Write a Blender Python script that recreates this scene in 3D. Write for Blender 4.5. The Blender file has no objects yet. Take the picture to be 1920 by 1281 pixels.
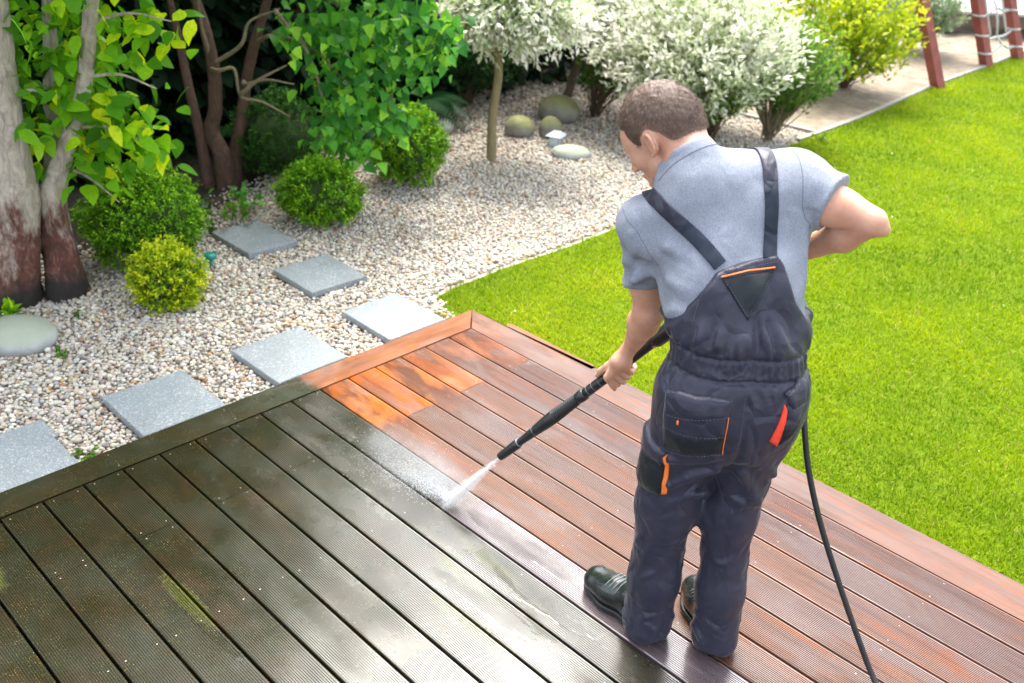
import bpy, math, random
import numpy as np
from mathutils import Vector, Matrix, Quaternion
from mathutils.bvhtree import BVHTree

scene = bpy.context.scene
COL = scene.collection
R = math.radians
rng = np.random.default_rng(7)
random.seed(7)

# ------------------------------------------------------------------ camera
cam_data = bpy.data.cameras.new('camera')
cam_data.sensor_fit = 'HORIZONTAL'
cam_data.sensor_width = 36.0
cam_data.lens = 34.464
cam_data.clip_start = 0.05
cam_data.clip_end = 400.0
cam = bpy.data.objects.new('camera', cam_data)
COL.objects.link(cam)
cam.matrix_world = (Matrix.Translation((3.1271, -2.9652, 2.2672))
                    @ Matrix.Rotation(R(43.7987), 4, 'Z')
                    @ Matrix.Rotation(R(61.5641), 4, 'X')
                    @ Matrix.Rotation(R(3.0868), 4, 'Z'))
cam_data.dof.use_dof = True
cam_data.dof.focus_distance = 3.05
cam_data.dof.aperture_fstop = 3.2
scene.camera = cam

# ------------------------------------------------------------------ sky, sun, exposure
SUN_AZ, SUN_EL = 140.0, 62.0          # azimuth counted from +X towards +Y, degrees
world = bpy.data.worlds.new('World')
scene.world = world
world.use_nodes = True
wn = world.node_tree
wn.nodes.clear()
sky = wn.nodes.new('ShaderNodeTexSky')
sky.sky_type = 'NISHITA'
sky.sun_disc = False
sky.sun_elevation = R(SUN_EL)
sky.sun_rotation = R(90.0 - SUN_AZ)
sky.dust_density = 3.0
sky.air_density = 1.0
sky.ozone_density = 1.0
# thin bright cloud cover: pulls the blue of the clear sky most of the way to white
hs = wn.nodes.new('ShaderNodeHueSaturation')
hs.inputs['Saturation'].default_value = 0.40
bg = wn.nodes.new('ShaderNodeBackground')
bg.inputs['Strength'].default_value = 0.15
wo = wn.nodes.new('ShaderNodeOutputWorld')
wn.links.new(sky.outputs[0], hs.inputs['Color'])
wn.links.new(hs.outputs[0], bg.inputs['Color'])
wn.links.new(bg.outputs[0], wo.inputs['Surface'])

sun_data = bpy.data.lights.new('sun', 'SUN')
sun_data.energy = 1.8
sun_data.angle = R(28.0)
sun_data.color = (1.0, 0.95, 0.86)
sun = bpy.data.objects.new('sun', sun_data)
COL.objects.link(sun)
sd = Vector((math.cos(R(SUN_EL)) * math.cos(R(SUN_AZ)), math.cos(R(SUN_EL)) * math.sin(R(SUN_AZ)), math.sin(R(SUN_EL))))
sun.rotation_euler = sd.to_track_quat('Z', 'Y').to_euler()
sun.location = sd * 30

scene.view_settings.view_transform = 'Standard'
scene.view_settings.look = 'None'
scene.view_settings.exposure = 2.28
scene.view_settings.gamma = 1.0
scene.render.engine = 'CYCLES'
scene.cycles.use_denoising = True
scene.cycles.max_bounces = 6
scene.cycles.diffuse_bounces = 3
scene.cycles.glossy_bounces = 2
scene.cycles.transmission_bounces = 4
scene.cycles.transparent_max_bounces = 8
scene.cycles.sample_clamp_indirect = 6.0

# ------------------------------------------------------------------ object helpers
def tag(o, label=None, cat=None, group=None, kind=None):
    if label: o['label'] = label
    if cat: o['category'] = cat
    if group: o['group'] = group
    if kind: o['kind'] = kind
    return o

def empty(name, loc=(0, 0, 0), rz=0.0):
    o = bpy.data.objects.new(name, None)
    o.empty_display_size = 0.1
    o.location = loc
    o.rotation_euler = (0, 0, rz)
    COL.objects.link(o)
    return o

def link(name, me, parent=None, loc=None, rot=None, scale=None):
    o = bpy.data.objects.new(name, me)
    COL.objects.link(o)
    if parent is not None: o.parent = parent
    if loc is not None: o.location = loc
    if rot is not None: o.rotation_euler = rot
    if scale is not None: o.scale = scale
    return o

def np_mesh(name, V, Fc, mat=None, smooth=True, attrs=None):
    """V (n,3); Fc (m,3) or (m,4) or list of arrays; attrs: dict name -> per vertex float array or (n,3) colour"""
    V = np.ascontiguousarray(V, dtype=np.float32)
    groups = Fc if isinstance(Fc, list) else [Fc]
    groups = [np.ascontiguousarray(g, dtype=np.int32) for g in groups if len(g)]
    me = bpy.data.meshes.new(name)
    me.vertices.add(len(V))
    me.vertices.foreach_set('co', V.ravel())
    loops = np.concatenate([g.ravel() for g in groups])
    counts = np.concatenate([np.full(len(g), g.shape[1], np.int32) for g in groups])
    starts = np.concatenate([[0], np.cumsum(counts)[:-1]]).astype(np.int32)
    me.loops.add(len(loops))
    me.loops.foreach_set('vertex_index', loops)
    me.polygons.add(len(counts))
    me.polygons.foreach_set('loop_start', starts)
    me.polygons.foreach_set('use_smooth', np.full(len(counts), bool(smooth)))
    if attrs:
        for k, a in attrs.items():
            a = np.asarray(a, dtype=np.float32)
            if a.ndim == 1:
                at = me.attributes.new(k, 'FLOAT', 'POINT'); at.data.foreach_set('value', a)
            else:
                at = me.attributes.new(k, 'FLOAT_VECTOR', 'POINT'); at.data.foreach_set('vector', a.ravel())
    me.update(calc_edges=True)
    me.validate()
    if mat: me.materials.append(mat)
    return me

def box_geo(x0, x1, y0, y1, z0, z1, bev=0.0):
    """box with a chamfered top edge"""
    b = bev
    if b <= 0:
        V = [(x0, y0, z0), (x1, y0, z0), (x1, y1, z0), (x0, y1, z0), (x0, y0, z1), (x1, y0, z1), (x1, y1, z1), (x0, y1, z1)]
        Fq = [(3, 2, 1, 0), (4, 5, 6, 7), (0, 1, 5, 4), (1, 2, 6, 5), (2, 3, 7, 6), (3, 0, 4, 7)]
        return np.array(V, float), np.array(Fq)
    V = []
    for z, i in ((z0, 0), (z1 - b, 0), (z1, b)):
        V += [(x0 + i, y0 + i, z), (x1 - i, y0 + i, z), (x1 - i, y1 - i, z), (x0 + i, y1 - i, z)]
    Fq = [(3, 2, 1, 0), (8, 9, 10, 11)]
    for k in (0, 4):
        for i in range(4):
            j = (i + 1) % 4
            Fq.append((k + i, k + j, k + 4 + j, k + 4 + i))
    return np.array(V, float), np.array(Fq)

def tube_geo(pts, rad, n=8, cap=True):
    pts = np.asarray(pts, float)
    m = len(pts)
    rad = np.broadcast_to(np.asarray(rad, float), (m,))
    T = np.gradient(pts, axis=0)
    T /= np.linalg.norm(T, axis=1)[:, None] + 1e-12
    up = np.array([0, 0, 1.0]) if abs(T[0][2]) < 0.9 else np.array([1.0, 0, 0])
    N = np.cross(T[0], up); N /= np.linalg.norm(N)
    V = []
    for i in range(m):
        N = N - T[i] * (N @ T[i]); N /= np.linalg.norm(N)
        B = np.cross(T[i], N)
        a = np.arange(n) * 2 * math.pi / n
        V.append(pts[i] + rad[i] * (np.cos(a)[:, None] * N + np.sin(a)[:, None] * B))
    V = np.concatenate(V)
    k = np.arange(n); k2 = (k + 1) % n
    Fq = np.concatenate([np.stack([i * n + k, i * n + k2, (i + 1) * n + k2, (i + 1) * n + k], 1) for i in range(m - 1)])
    if cap:
        V = np.concatenate([V, pts[:1], pts[-1:]])
        c0, c1 = len(V) - 2, len(V) - 1
        tri0 = np.stack([np.full(n, c0), k2, k], 1)
        tri1 = np.stack([np.full(n, c1), (m - 1) * n + k, (m - 1) * n + k2], 1)
        return V, [Fq, np.concatenate([tri0, tri1])]
    return V, [Fq]

def join_geo(parts):
    """parts: list of (V, F or [F...]) -> one (V, [F...])"""
    Vs, Q, T, o = [], [], [], 0
    for V, Fc in parts:
        for g in (Fc if isinstance(Fc, list) else [Fc]):
            if len(g):
                (Q if np.asarray(g).shape[1] == 4 else T).append(np.asarray(g) + o)
        Vs.append(V); o += len(V)
    out = []
    if Q: out.append(np.concatenate(Q))
    if T: out.append(np.concatenate(T))
    return np.concatenate(Vs), out

def catmull(pts, n=8):
    P = np.asarray(pts, float)
    P = np.concatenate([2 * P[:1] - P[1:2], P, 2 * P[-1:] - P[-2:-1]])
    out = []
    for i in range(1, len(P) - 2):
        t = np.linspace(0, 1, n, endpoint=False)[:, None]
        a, b, c, d = P[i - 1], P[i], P[i + 1], P[i + 2]
        out.append(0.5 * (2 * b + (c - a) * t + (2 * a - 5 * b + 4 * c - d) * t ** 2 + (3 * b - a - 3 * c + d) * t ** 3))
    out.append(P[-2:-1])
    return np.concatenate(out)

# ------------------------------------------------------------------ material helpers
def srgb(r, g, b):
    f = lambda c: c / 12.92 if c <= 0.04045 else ((c + 0.055) / 1.055) ** 2.4
    return (f(r / 255), f(g / 255), f(b / 255), 1.0)

class NT:
    """small node-tree writer"""
    def __init__(self, name):
        self.m = bpy.data.materials.new(name)
        self.m.use_nodes = True
        self.t = self.m.node_tree
        self.t.nodes.clear()
        self.out = self.n('ShaderNodeOutputMaterial')
    def n(self, kind, **kw):
        nd = self.t.nodes.new(kind)
        for k, v in kw.items():
            if k.startswith('i_'):
                nd.inputs[k[2:].replace('_', ' ')].default_value = v
            else:
                setattr(nd, k, v)
        return nd
    def l(self, a, b):
        self.t.links.new(a, b)
    def set(self, sock, v):
        if isinstance(v, bpy.types.NodeSocket): self.l(v, sock)
        else: sock.default_value = v
    def coord(self, which='Object'):
        return self.n('ShaderNodeTexCoord').outputs[which]
    def pos(self):
        return self.n('ShaderNodeNewGeometry').outputs['Position']
    def attr(self, name, out='Fac'):
        a = self.n('ShaderNodeAttribute', attribute_name=name)
        return a.outputs[out]
    def mapping(self, vec, scale=(1, 1, 1), rot=(0, 0, 0), loc=(0, 0, 0)):
        m = self.n('ShaderNodeMapping')
        self.l(vec, m.inputs['Vector'])
        m.inputs['Scale'].default_value = scale
        m.inputs['Rotation'].default_value = rot
        m.inputs['Location'].default_value = loc
        return m.outputs[0]
    def noise(self, vec, scale=5.0, detail=3.0, rough=0.5, dist=0.0, out='Fac'):
        x = self.n('ShaderNodeTexNoise')
        if vec is not None: self.l(vec, x.inputs['Vector'])
        x.inputs['Scale'].default_value = scale
        x.inputs['Detail'].default_value = detail
        x.inputs['Roughness'].default_value = rough
        x.inputs['Distortion'].default_value = dist
        return x.outputs[out]
    def voro(self, vec, scale=5.0, feature='F1', out='Distance', rand=1.0):
        x = self.n('ShaderNodeTexVoronoi', feature=feature)
        if vec is not None: self.l(vec, x.inputs['Vector'])
        x.inputs['Scale'].default_value = scale
        x.inputs['Randomness'].default_value = rand
        return x.outputs[out]
    def ramp(self, fac, stops, interp='LINEAR'):
        x = self.n('ShaderNodeValToRGB')
        x.color_ramp.interpolation = interp
        els = x.color_ramp.elements
        while len(els) < len(stops): els.new(0.5)
        for e, (p, c) in zip(els, stops):
            e.position = p
            e.color = c if len(c) == 4 else (*c, 1.0)
        self.l(fac, x.inputs[0])
        return x.outputs[0]
    def rng(self, v, a, b, c=0.0, d=1.0, smooth=False):
        x = self.n('ShaderNodeMapRange')
        if smooth: x.interpolation_type = 'SMOOTHSTEP'
        self.set(x.inputs[0], v)
        for i, q in enumerate((a, b, c, d)): x.inputs[i + 1].default_value = q
        return x.outputs[0]
    def math(self, op, a, b=0.0, clamp=False):
        x = self.n('ShaderNodeMath', operation=op)
        x.use_clamp = clamp
        self.set(x.inputs[0], a); self.set(x.inputs[1], b)
        return x.outputs[0]
    def mix(self, fac, a, b, mode='MIX'):
        x = self.n('ShaderNodeMix', data_type='RGBA', blend_type=mode)
        self.set(x.inputs[0], fac); self.set(x.inputs[6], a); self.set(x.inputs[7], b)
        return x.outputs[2]
    def sep(self, v):
        x = self.n('ShaderNodeSeparateXYZ'); self.l(v, x.inputs[0]); return x.outputs
    def comb(self, a, b, c):
        x = self.n('ShaderNodeCombineXYZ')
        for i, q in enumerate((a, b, c)): self.set(x.inputs[i], q)
        return x.outputs[0]
    def bump(self, h, strength=0.3, dist=0.01, normal=None):
        x = self.n('ShaderNodeBump')
        self.set(x.inputs['Strength'], strength); x.inputs['Distance'].default_value = dist
        self.l(h, x.inputs['Height'])
        if normal is not None: self.l(normal, x.inputs['Normal'])
        return x.outputs[0]
    def bsdf(self, color, rough=0.6, normal=None, **kw):
        x = self.n('ShaderNodeBsdfPrincipled')
        self.set(x.inputs['Base Color'], color)
        self.set(x.inputs['Roughness'], rough)
        if normal is not None: self.l(normal, x.inputs['Normal'])
        for k, v in kw.items(): self.set(x.inputs[k.replace('_', ' ')], v)
        return x
    def done(self, sh):
        self.l(sh.outputs[0] if hasattr(sh, 'outputs') else sh, self.out.inputs['Surface'])
        return self.m

def simple_mat(name, col, rough=0.6, var=0.15, scale=20.0, bump=0.0, bscale=120.0, **kw):
    t = NT(name)
    v = t.coord()
    nz = t.noise(v, scale, 4.0)
    c2 = tuple(max(0, c * (1 - var)) for c in col[:3]) + (1,)
    c3 = tuple(min(1, c * (1 + var)) for c in col[:3]) + (1,)
    c = t.ramp(nz, [(0.3, c2), (0.7, c3)])
    nrm = t.bump(t.noise(v, bscale, 3.0), bump, 0.004) if bump else None
    return t.done(t.bsdf(c, rough, nrm, **kw))
# ================================================================== the ground and its surfaces
def soil_mat():
    t = NT('dark_garden_soil')
    v = t.pos()
    c = t.ramp(t.noise(v, 14, 5, 0.7), [(0.3, (0.020, 0.015, 0.010, 1)), (0.7, (0.060, 0.045, 0.030, 1))])
    nb = t.bump(t.noise(v, 60, 4, 0.7), 0.6, 0.02)
    return t.done(t.bsdf(c, 0.9, nb))
def gravel_base_mat():
    t = NT('fine_gravel_between_pebbles')
    v = t.pos()
    cell = t.voro(v, 75, 'F1', 'Color')
    dist = t.voro(v, 75, 'F1', 'Distance')
    sx = t.sep(cell)
    c = t.ramp(sx[0], [(0.0, (0.10, 0.075, 0.05, 1)), (0.35, (0.26, 0.22, 0.17, 1)), (0.7, (0.42, 0.39, 0.34, 1)), (1.0, (0.24, 0.15, 0.08, 1))])
    nb = t.bump(dist, -0.8, 0.01)
    return t.done(t.bsdf(c, 0.85, nb))
def sand_mat():
    t = NT('pale_play_sand')
    v = t.pos()
    n1 = t.noise(v, 5.5, 6, 0.75); n2 = t.noise(v, 45, 4, 0.7)
    c = t.ramp(n1, [(0.32, (0.135, 0.102, 0.066, 1)), (0.62, (0.285, 0.230, 0.165, 1))])
    c = t.mix(t.rng(n2, 0.52, 0.68, 0, 0.65), c, (0.12, 0.085, 0.055, 1))
    nb = t.bump(t.noise(v, 5.5, 4, 0.6), 0.9, 0.10)
    nb = t.bump(n2, 0.5, 0.012, nb)
    return t.done(t.bsdf(c, 0.9, nb))
def lawn_mat():
    t = NT('lawn_thatch')
    v = t.pos()
    c = t.ramp(t.noise(v, 7, 5, 0.65), [(0.3, (0.075, 0.135, 0.007, 1)), (0.7, (0.145, 0.205, 0.010, 1))])
    c = t.mix(t.rng(t.noise(v, 90, 3, 0.7), 0.5, 0.75, 0, 0.6), c, (0.16, 0.20, 0.025, 1))
    nb = t.bump(t.noise(v, 130, 3, 0.7), 0.8, 0.02)
    return t.done(t.bsdf(c, 0.9, nb, Specular_IOR_Level=0.03))

def sheet(name, poly, z, mat, res=None):
    """flat polygon sheet, filled"""
    from mathutils.geometry import tessellate_polygon
    tri = tessellate_polygon([[Vector((x, y, 0)) for x, y in poly]])
    V = np.array([(x, y, z) for x, y in poly])
    F = np.array(tri)
    n = np.cross(V[F[0][1]] - V[F[0][0]], V[F[0][2]] - V[F[0][0]])
    if n[2] < 0: F = F[:, ::-1]
    o = link(name, np_mesh(name, V, F, mat, False))
    o['kind'] = 'structure'
    return o

EDGE = np.array([(-0.150, 0.185), (-0.40, 0.200), (-0.560, 0.250), (-0.590, 0.40), (-0.605, 0.845), (-0.585, 1.33), (-0.60, 1.82), (-0.79, 3.2), (-0.90, 4.69), (-0.94, 5.96), (-1.085, 7.70), (-1.14, 9.2), (-1.20, 10.5), (-1.30, 13.0), (-1.5, 20.0)])
def edge_x(y):
    return np.interp(y, EDGE[2:, 1], EDGE[2:, 0])

g0 = link('ground', np_mesh('ground', *box_geo(-150, 150, -150, 150, -0.9, -0.150), soil_mat(), False))
g0['kind'] = 'structure'
sheet('gravel_bed', [(-2.5, -6), (-0.10, -6), (-0.10, 0.20)] + [tuple(p) for p in EDGE[1:9]] + [(-0.92, 5.02), (-1.42, 4.99), (-3.2, 4.9), (-3.9, 4.9), (-3.7, 3.4), (-3.3, 2.0), (-2.95, 1.2), (-2.6, 0.3), (-2.25, -0.4), (-2.3, -1.2)], -0.128, gravel_base_mat())
M_SAND = sand_mat()
def sand_area():
    xs = np.concatenate([np.linspace(-14, -4.2, 20), np.linspace(-4.1, -0.6, 90)]); ys = np.concatenate([np.linspace(5.03, 13, 190), np.linspace(13.3, 40, 40)])
    X, Y = np.meshgrid(xs, ys, indexing='ij')
    ex = edge_x(Y) - 0.055
    k = (X - xs[0]) / (xs[-1] - xs[0])
    X = np.minimum(X, ex)
    rs = np.random.default_rng(6)
    Z = np.zeros_like(X)
    for f, a in ((1.3, 0.016), (3.0, 0.012), (7.0, 0.009), (13.0, 0.006)):
        for _ in range(4):
            d = rs.normal(size=2); d *= f / np.linalg.norm(d)
            Z += a * 0.6 * np.sin(X * d[0] + Y * d[1] + rs.uniform(0, 6) + 1.5 * np.sin(X * d[1] * 0.5 + rs.uniform(0, 6)))
    Z *= np.clip((ex - X) / 0.4, 0.1, 1)
    n, m = X.shape
    V = np.stack([X, Y, Z - 0.112], -1).reshape(-1, 3)
    i, j = np.meshgrid(np.arange(n - 1), np.arange(m - 1), indexing='ij')
    q = (i * m + j).ravel()
    o = link('sand_area', np_mesh('sand_area', V, np.stack([q, q + m, q + m + 1, q + 1], 1), M_SAND, True))
    o['kind'] = 'structure'
sand_area()
sheet('lawn', [(-0.10, 0.10), (40, 0.10), (40, 60), (-1.5, 60)] + [tuple(p) for p in EDGE[::-1][:-1]], -0.122, lawn_mat())

# thin concrete edging between the gravel, the sand and the lawn
def strip_geo(line, w, z0, z1):
    L = np.asarray(line, float)
    T = np.gradient(L, axis=0); T /= np.linalg.norm(T, axis=1)[:, None]
    N = np.stack([-T[:, 1], T[:, 0]], 1)
    a, b = L - N * w / 2, L + N * w / 2
    n = len(L)
    V = np.concatenate([np.c_[a, np.full(n, z0)], np.c_[a, np.full(n, z1)], np.c_[b, np.full(n, z1)], np.c_[b, np.full(n, z0)]])
    Q = [(k * n + i, k * n + i + 1, (k + 1) * n + i + 1, (k + 1) * n + i) for k in range(3) for i in range(n - 1)]
    return V, np.array(Q)
M_CONC = simple_mat('pale_concrete_edging', (0.27, 0.25, 0.22, 1), 0.85, 0.2, 30, 0.4, 90)
cv = catmull(np.c_[EDGE[8:], np.zeros(len(EDGE) - 8)], 8)[:, :2]
o = link('lawn_edging', np_mesh('lawn_edging', *strip_geo(cv + [-0.03, 0], 0.045, -0.15, -0.106), M_CONC, False)); o['kind'] = 'structure'
o = link('bed_edging', np_mesh('bed_edging', *strip_geo([(-0.95, 5.02), (-1.42, 4.985), (-3.2, 4.93)], 0.05, -0.15, -0.098), M_CONC, False)); o['kind'] = 'structure'

# ------------------------------------------------------------------ gravel: separate pebbles, too many to count
def ico(sub):
    import bmesh
    bm = bmesh.new(); bmesh.ops.create_icosphere(bm, subdivisions=sub, radius=1.0)
    V = np.array([v.co[:] for v in bm.verts]); F = np.array([[v.index for v in f.verts] for f in bm.faces]); bm.free()
    return V, F

def scatter_shapes(V0s, F0, pos, scl, rotz, tilt, col, pick):
    """copies of variant shapes (same topology) at pos; scl (n,3)"""
    n = len(pos); m = V0s.shape[1]
    P = V0s[pick] * scl[:, None, :]
    ct, st = np.cos(tilt), np.sin(tilt)
    x, y, z = P[..., 0], P[..., 1], P[..., 2]
    y, z = y * ct[:, None] - z * st[:, None], y * st[:, None] + z * ct[:, None]
    c, s = np.cos(rotz), np.sin(rotz)
    x, y = x * c[:, None] - y * s[:, None], x * s[:, None] + y * c[:, None]
    V = np.stack([x, y, z], -1) + pos[:, None, :]
    F = (F0[None] + (np.arange(n) * m)[:, None, None]).reshape(-1, F0.shape[1])
    C = np.repeat(col, m, 0)
    return V.reshape(-1, 3), F, C

def lumpy(V, rs, k=8, amp=0.16):
    out = []
    for _ in range(k):
        r = np.ones(len(V))
        for _ in range(4):
            d = rs.normal(size=3); d /= np.linalg.norm(d)
            r += rs.uniform(-amp, amp) * (V @ d) * np.abs(V @ d)
        out.append(V * r[:, None] * np.array([1, rs.uniform(0.68, 0.95), rs.uniform(0.50, 0.78)]))
    return np.array(out)

def pebble_mat():
    t = NT('river_pebbles')
    c = t.attr('col', 'Vector')
    v = t.pos()
    c = t.mix(t.rng(t.noise(v, 160, 3, 0.7), 0.45, 0.75, 0, 0.25), c, (0.27, 0.23, 0.18, 1))
    nb = t.bump(t.noise(v, 260, 2), 0.2, 0.003)
    return t.done(t.bsdf(c, 0.62, nb))

CAM2 = np.array([3.127, -2.965])
SLABS = [(-0.685, -0.275, -0.940, -0.552), (-0.681, -0.275, -0.292, 0.072), (-1.352, -0.962, -0.280, 0.086), (-2.050, -1.620, -0.265, 0.062), (-0.667, -0.272, -1.588, -1.208), (-0.505, -0.160, -2.32, -1.862), (-0.675, -0.512, -2.28, -1.845)]
def in_slab(x, y, m=0.004):
    r = np.zeros(len(x), bool)
    for x0, x1, y0, y1 in SLABS:
        r |= (x > x0 - m) & (x < x1 + m) & (y > y0 - m) & (y < y1 + m)
    return r

def pebbles():
    rs = np.random.default_rng(21)
    pts = []
    for layer, (sp, zz) in enumerate(((0.0200, 0.0), (0.032, 0.008))):
        nx, ny = int(4.6 / sp), int(8.2 / (sp * 0.87))
        I, J = np.meshgrid(np.arange(nx), np.arange(ny), indexing='ij')
        x = -4.7 + (I + 0.5 * (J % 2)) * sp; y = -3.2 + J * sp * 0.87
        x = x.ravel() + rs.normal(0, sp * 0.24, x.size); y = y.ravel() + rs.normal(0, sp * 0.24, y.size)
        pts.append(np.stack([x, y, np.full(x.size, zz)], 1))
    p = np.concatenate(pts)
    x, y = p[:, 0], p[:, 1]
    ex = np.where(y < 0.25, np.where(y < 0.19, -0.165, -0.45), edge_x(y) - 0.04)
    keep = (x < ex) & (y < 4.93) & ~in_slab(x, y)
    d = np.hypot(x - CAM2[0], y - CAM2[1])
    # thin with distance: beyond 7 m the bed carries the look, pebbles get larger and sparser
    keep &= rs.random(len(x)) < np.clip(1.15 - 0.16 * np.clip(d - 5.2, 0, 9), 0.42, 1)
    # nothing seen at the far left behind the trunks
    back_x = np.interp(y, [-6, -1.2, -0.4, 0.3, 1.2, 2.0, 3.4, 4.9], [-2.5, -2.3, -2.25, -2.6, -2.95, -3.3, -3.7, -3.9])
    keep &= x > back_x + rs.normal(0, 0.10, len(x))
    p, d = p[keep], d[keep]
    n = len(p)
    size = rs.lognormal(math.log(0.0100), 0.25, n) * np.where(d > 6.6, 1.18, 1.0)
    size = np.clip(size, 0.0065, 0.020)
    scl = np.stack([size] * 3, 1)
    base = np.array([(0.52, 0.465, 0.375), (0.59, 0.55, 0.47), (0.44, 0.37, 0.28), (0.37, 0.355, 0.335), (0.34, 0.235, 0.135), (0.42, 0.225, 0.085), (0.17, 0.125, 0.10), (0.22, 0.19, 0.185), (0.27, 0.135, 0.075)])
    pr = np.array([0.29, 0.28, 0.17, 0.13, 0.05, 0.018, 0.025, 0.035, 0.010]); pr /= pr.sum()
    ci = rs.choice(len(base), n, p=pr)
    # more brown stones and dirt toward the planted back of the bed
    back = np.clip((-p[:, 0] - 1.7) / 1.3, 0, 1) * 0.26 + 0.05 * np.sin(p[:, 0] * 3.1) * np.sin(p[:, 1] * 2.3)
    dirty = rs.random(n) < back
    ci[dirty] = rs.choice([4, 6, 7, 8, 2], dirty.sum())
    col = base[ci] * rs.uniform(0.78, 1.12, (n, 1)) * rs.uniform(0.95, 1.05, (n, 3))
    p[:, 2] += -0.124 + size * 0.35
    tilt = rs.normal(0, 0.45, n); rz = rs.uniform(0, 6.28, n); pick = rs.integers(0, 8, n)
    near = d < 5.7
    out = []
    for sel, sub in ((near, 2), (~near, 1)):
        V0, F0 = ico(sub)
        Vs = lumpy(V0, np.random.default_rng(4 + sub))
        out.append(scatter_shapes(Vs, F0, p[sel], scl[sel], rz[sel], tilt[sel], col[sel], pick[sel]))
    m = len(out[0][0])
    V = np.concatenate([out[0][0], out[1][0]]); F = np.concatenate([out[0][1], out[1][1] + m]); C = np.concatenate([out[0][2], out[1][2]])
    o = link('gravel', np_mesh('gravel', V, F, pebble_mat(), True, {'col': C}))
    tag(o, 'cream, grey and rust-coloured river gravel covering the planting bed', 'gravel', kind='stuff')
    print('pebbles', n, 'tris', len(F))
pebbles()

# ------------------------------------------------------------------ grass
def grass_mat():
    t = NT('grass_blades')
    tone = t.attr('tone')
    c = t.ramp(tone, [(0.0, (0.085, 0.170, 0.003, 1)), (0.35, (0.190, 0.300, 0.004, 1)), (0.70, (0.320, 0.400, 0.005, 1)), (0.90, (0.43, 0.46, 0.010, 1)), (1.0, (0.44, 0.36, 0.10, 1))])
    b = t.bsdf(c, 0.7, None, Specular_IOR_Level=0.03)
    tr = t.n('ShaderNodeBsdfTranslucent'); t.l(c, tr.inputs['Color'])
    mx = t.n('ShaderNodeMixShader'); mx.inputs[0].default_value = 0.40
    t.l(b.outputs[0], mx.inputs[1]); t.l(tr.outputs[0], mx.inputs[2])
    return t.done(mx)

def grass():
    rs = np.random.default_rng(33)
    N = 1150000
    # sample by distance so that density falls off away from the camera
    x = rs.uniform(-1.6, 4.4, N); y = rs.uniform(0.10, 13.0, N)
    d = np.hypot(x - CAM2[0], y - CAM2[1])
    dens = np.clip((3.6 / d) ** 1.7, 0.06, 1.0)
    ex = np.where(y < 0.25, -0.42, edge_x(y))
    ex = ex + 0.02 * np.sin(y * 23) + 0.014 * np.sin(y * 61)
    keep = (x > ex) & (rs.random(N) < dens)
    keep &= ~((y < 0.197) & (x > -0.17)) & ~((y < 0.205) & (x > 0.06) & (x < 0.68))
    # only what the frame and a step to either side can show
    ang = np.degrees(np.arctan2(y - CAM2[1], x - CAM2[0]))
    keep &= (ang > 94) & (ang < 142)
    x, y, d = x[keep], y[keep], d[keep]
    n = len(x)
    patchy = 0.5 + 0.5 * np.sin(x * 5.1 + 1.7 * np.sin(y * 3.3)) * np.sin(y * 4.3 + 1.3 * np.sin(x * 2.9))
    h = rs.uniform(0.016, 0.034, n) * (0.80 + 0.45 * patchy)
    tall = rs.random(n) < 0.03 * (0.4 + 1.6 * patchy)
    h[tall] *= rs.uniform(1.5, 2.2, tall.sum())
    w = rs.uniform(0.0011, 0.0021, n) * np.clip(d / 4.0, 1, 3.2)
    a = rs.uniform(0, 6.28, n); lean = rs.uniform(0.15, 1.05, n)
    dx, dy = np.cos(a), np.sin(a)
    sx, sy = -dy, dx
    base = np.stack([x, y, np.full(n, -0.122)], 1)
    dirv = np.stack([dx * np.sin(lean), dy * np.sin(lean), np.cos(lean)], 1)
    side = np.stack([sx, sy, np.zeros(n)], 1)
    mid = base + dirv * (h * 0.55)[:, None] + np.array([0, 0, 1.0]) * (h * 0.10)[:, None]
    tip = base + dirv * h[:, None] - np.array([0, 0, 1.0]) * (h * 0.10 * lean)[:, None]
    V = np.stack([base - side * w[:, None], base + side * w[:, None], mid + side * (w * 0.75)[:, None], mid - side * (w * 0.75)[:, None], tip], 1).reshape(-1, 3)
    o5 = np.arange(n) * 5
    Q = np.stack([o5, o5 + 1, o5 + 2, o5 + 3], 1); T = np.stack([o5 + 3, o5 + 2, o5 + 4], 1)
    tone = np.clip(0.15 + 0.55 * rs.random(n) + 0.40 * (patchy - 0.5) + 0.20 * np.sin(x * 1.7 + 1.2 * np.sin(y * 1.1)) * np.sin(y * 1.3 + 0.8), 0, 0.92)
    tone[rs.random(n) < 0.035] = 1.0
    ob = link('grass', np_mesh('grass', V, [Q, T], grass_mat(), True, {'tone': np.repeat(tone, 5)}))
    tag(ob, 'short bright green mown grass of the lawn beside the deck', 'grass', kind='stuff')
    print('grass blades', n)
grass()

# ------------------------------------------------------------------ granite stepping slabs
def granite_mat():
    t = NT('speckled_grey_granite')
    v = t.pos()
    f = t.noise(v, 210, 2, 0.7); f2 = t.voro(v, 150, 'F1', 'Color')
    c = t.ramp(f, [(0.30, (0.095, 0.115, 0.130, 1)), (0.48, (0.195, 0.225, 0.245, 1)), (0.62, (0.27, 0.305, 0.325, 1)), (0.78, (0.40, 0.425, 0.435, 1))])
    c = t.mix(t.rng(t.sep(f2)[0], 0.80, 0.90, 0, 0.55), c, (0.48, 0.45, 0.40, 1))
    c = t.mix(t.rng(t.noise(v, 5, 5, 0.65), 0.42, 0.70, 0, 0.50), c, (0.15, 0.165, 0.165, 1))
    c = t.mix(t.rng(t.noise(v, 19, 5, 0.7), 0.62, 0.74, 0, 0.45), c, (0.16, 0.13, 0.095, 1))
    nb = t.bump(f, 0.15, 0.002)
    return t.done(t.bsdf(c, 0.42, nb))
M_GRANITE = granite_mat()
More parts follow.
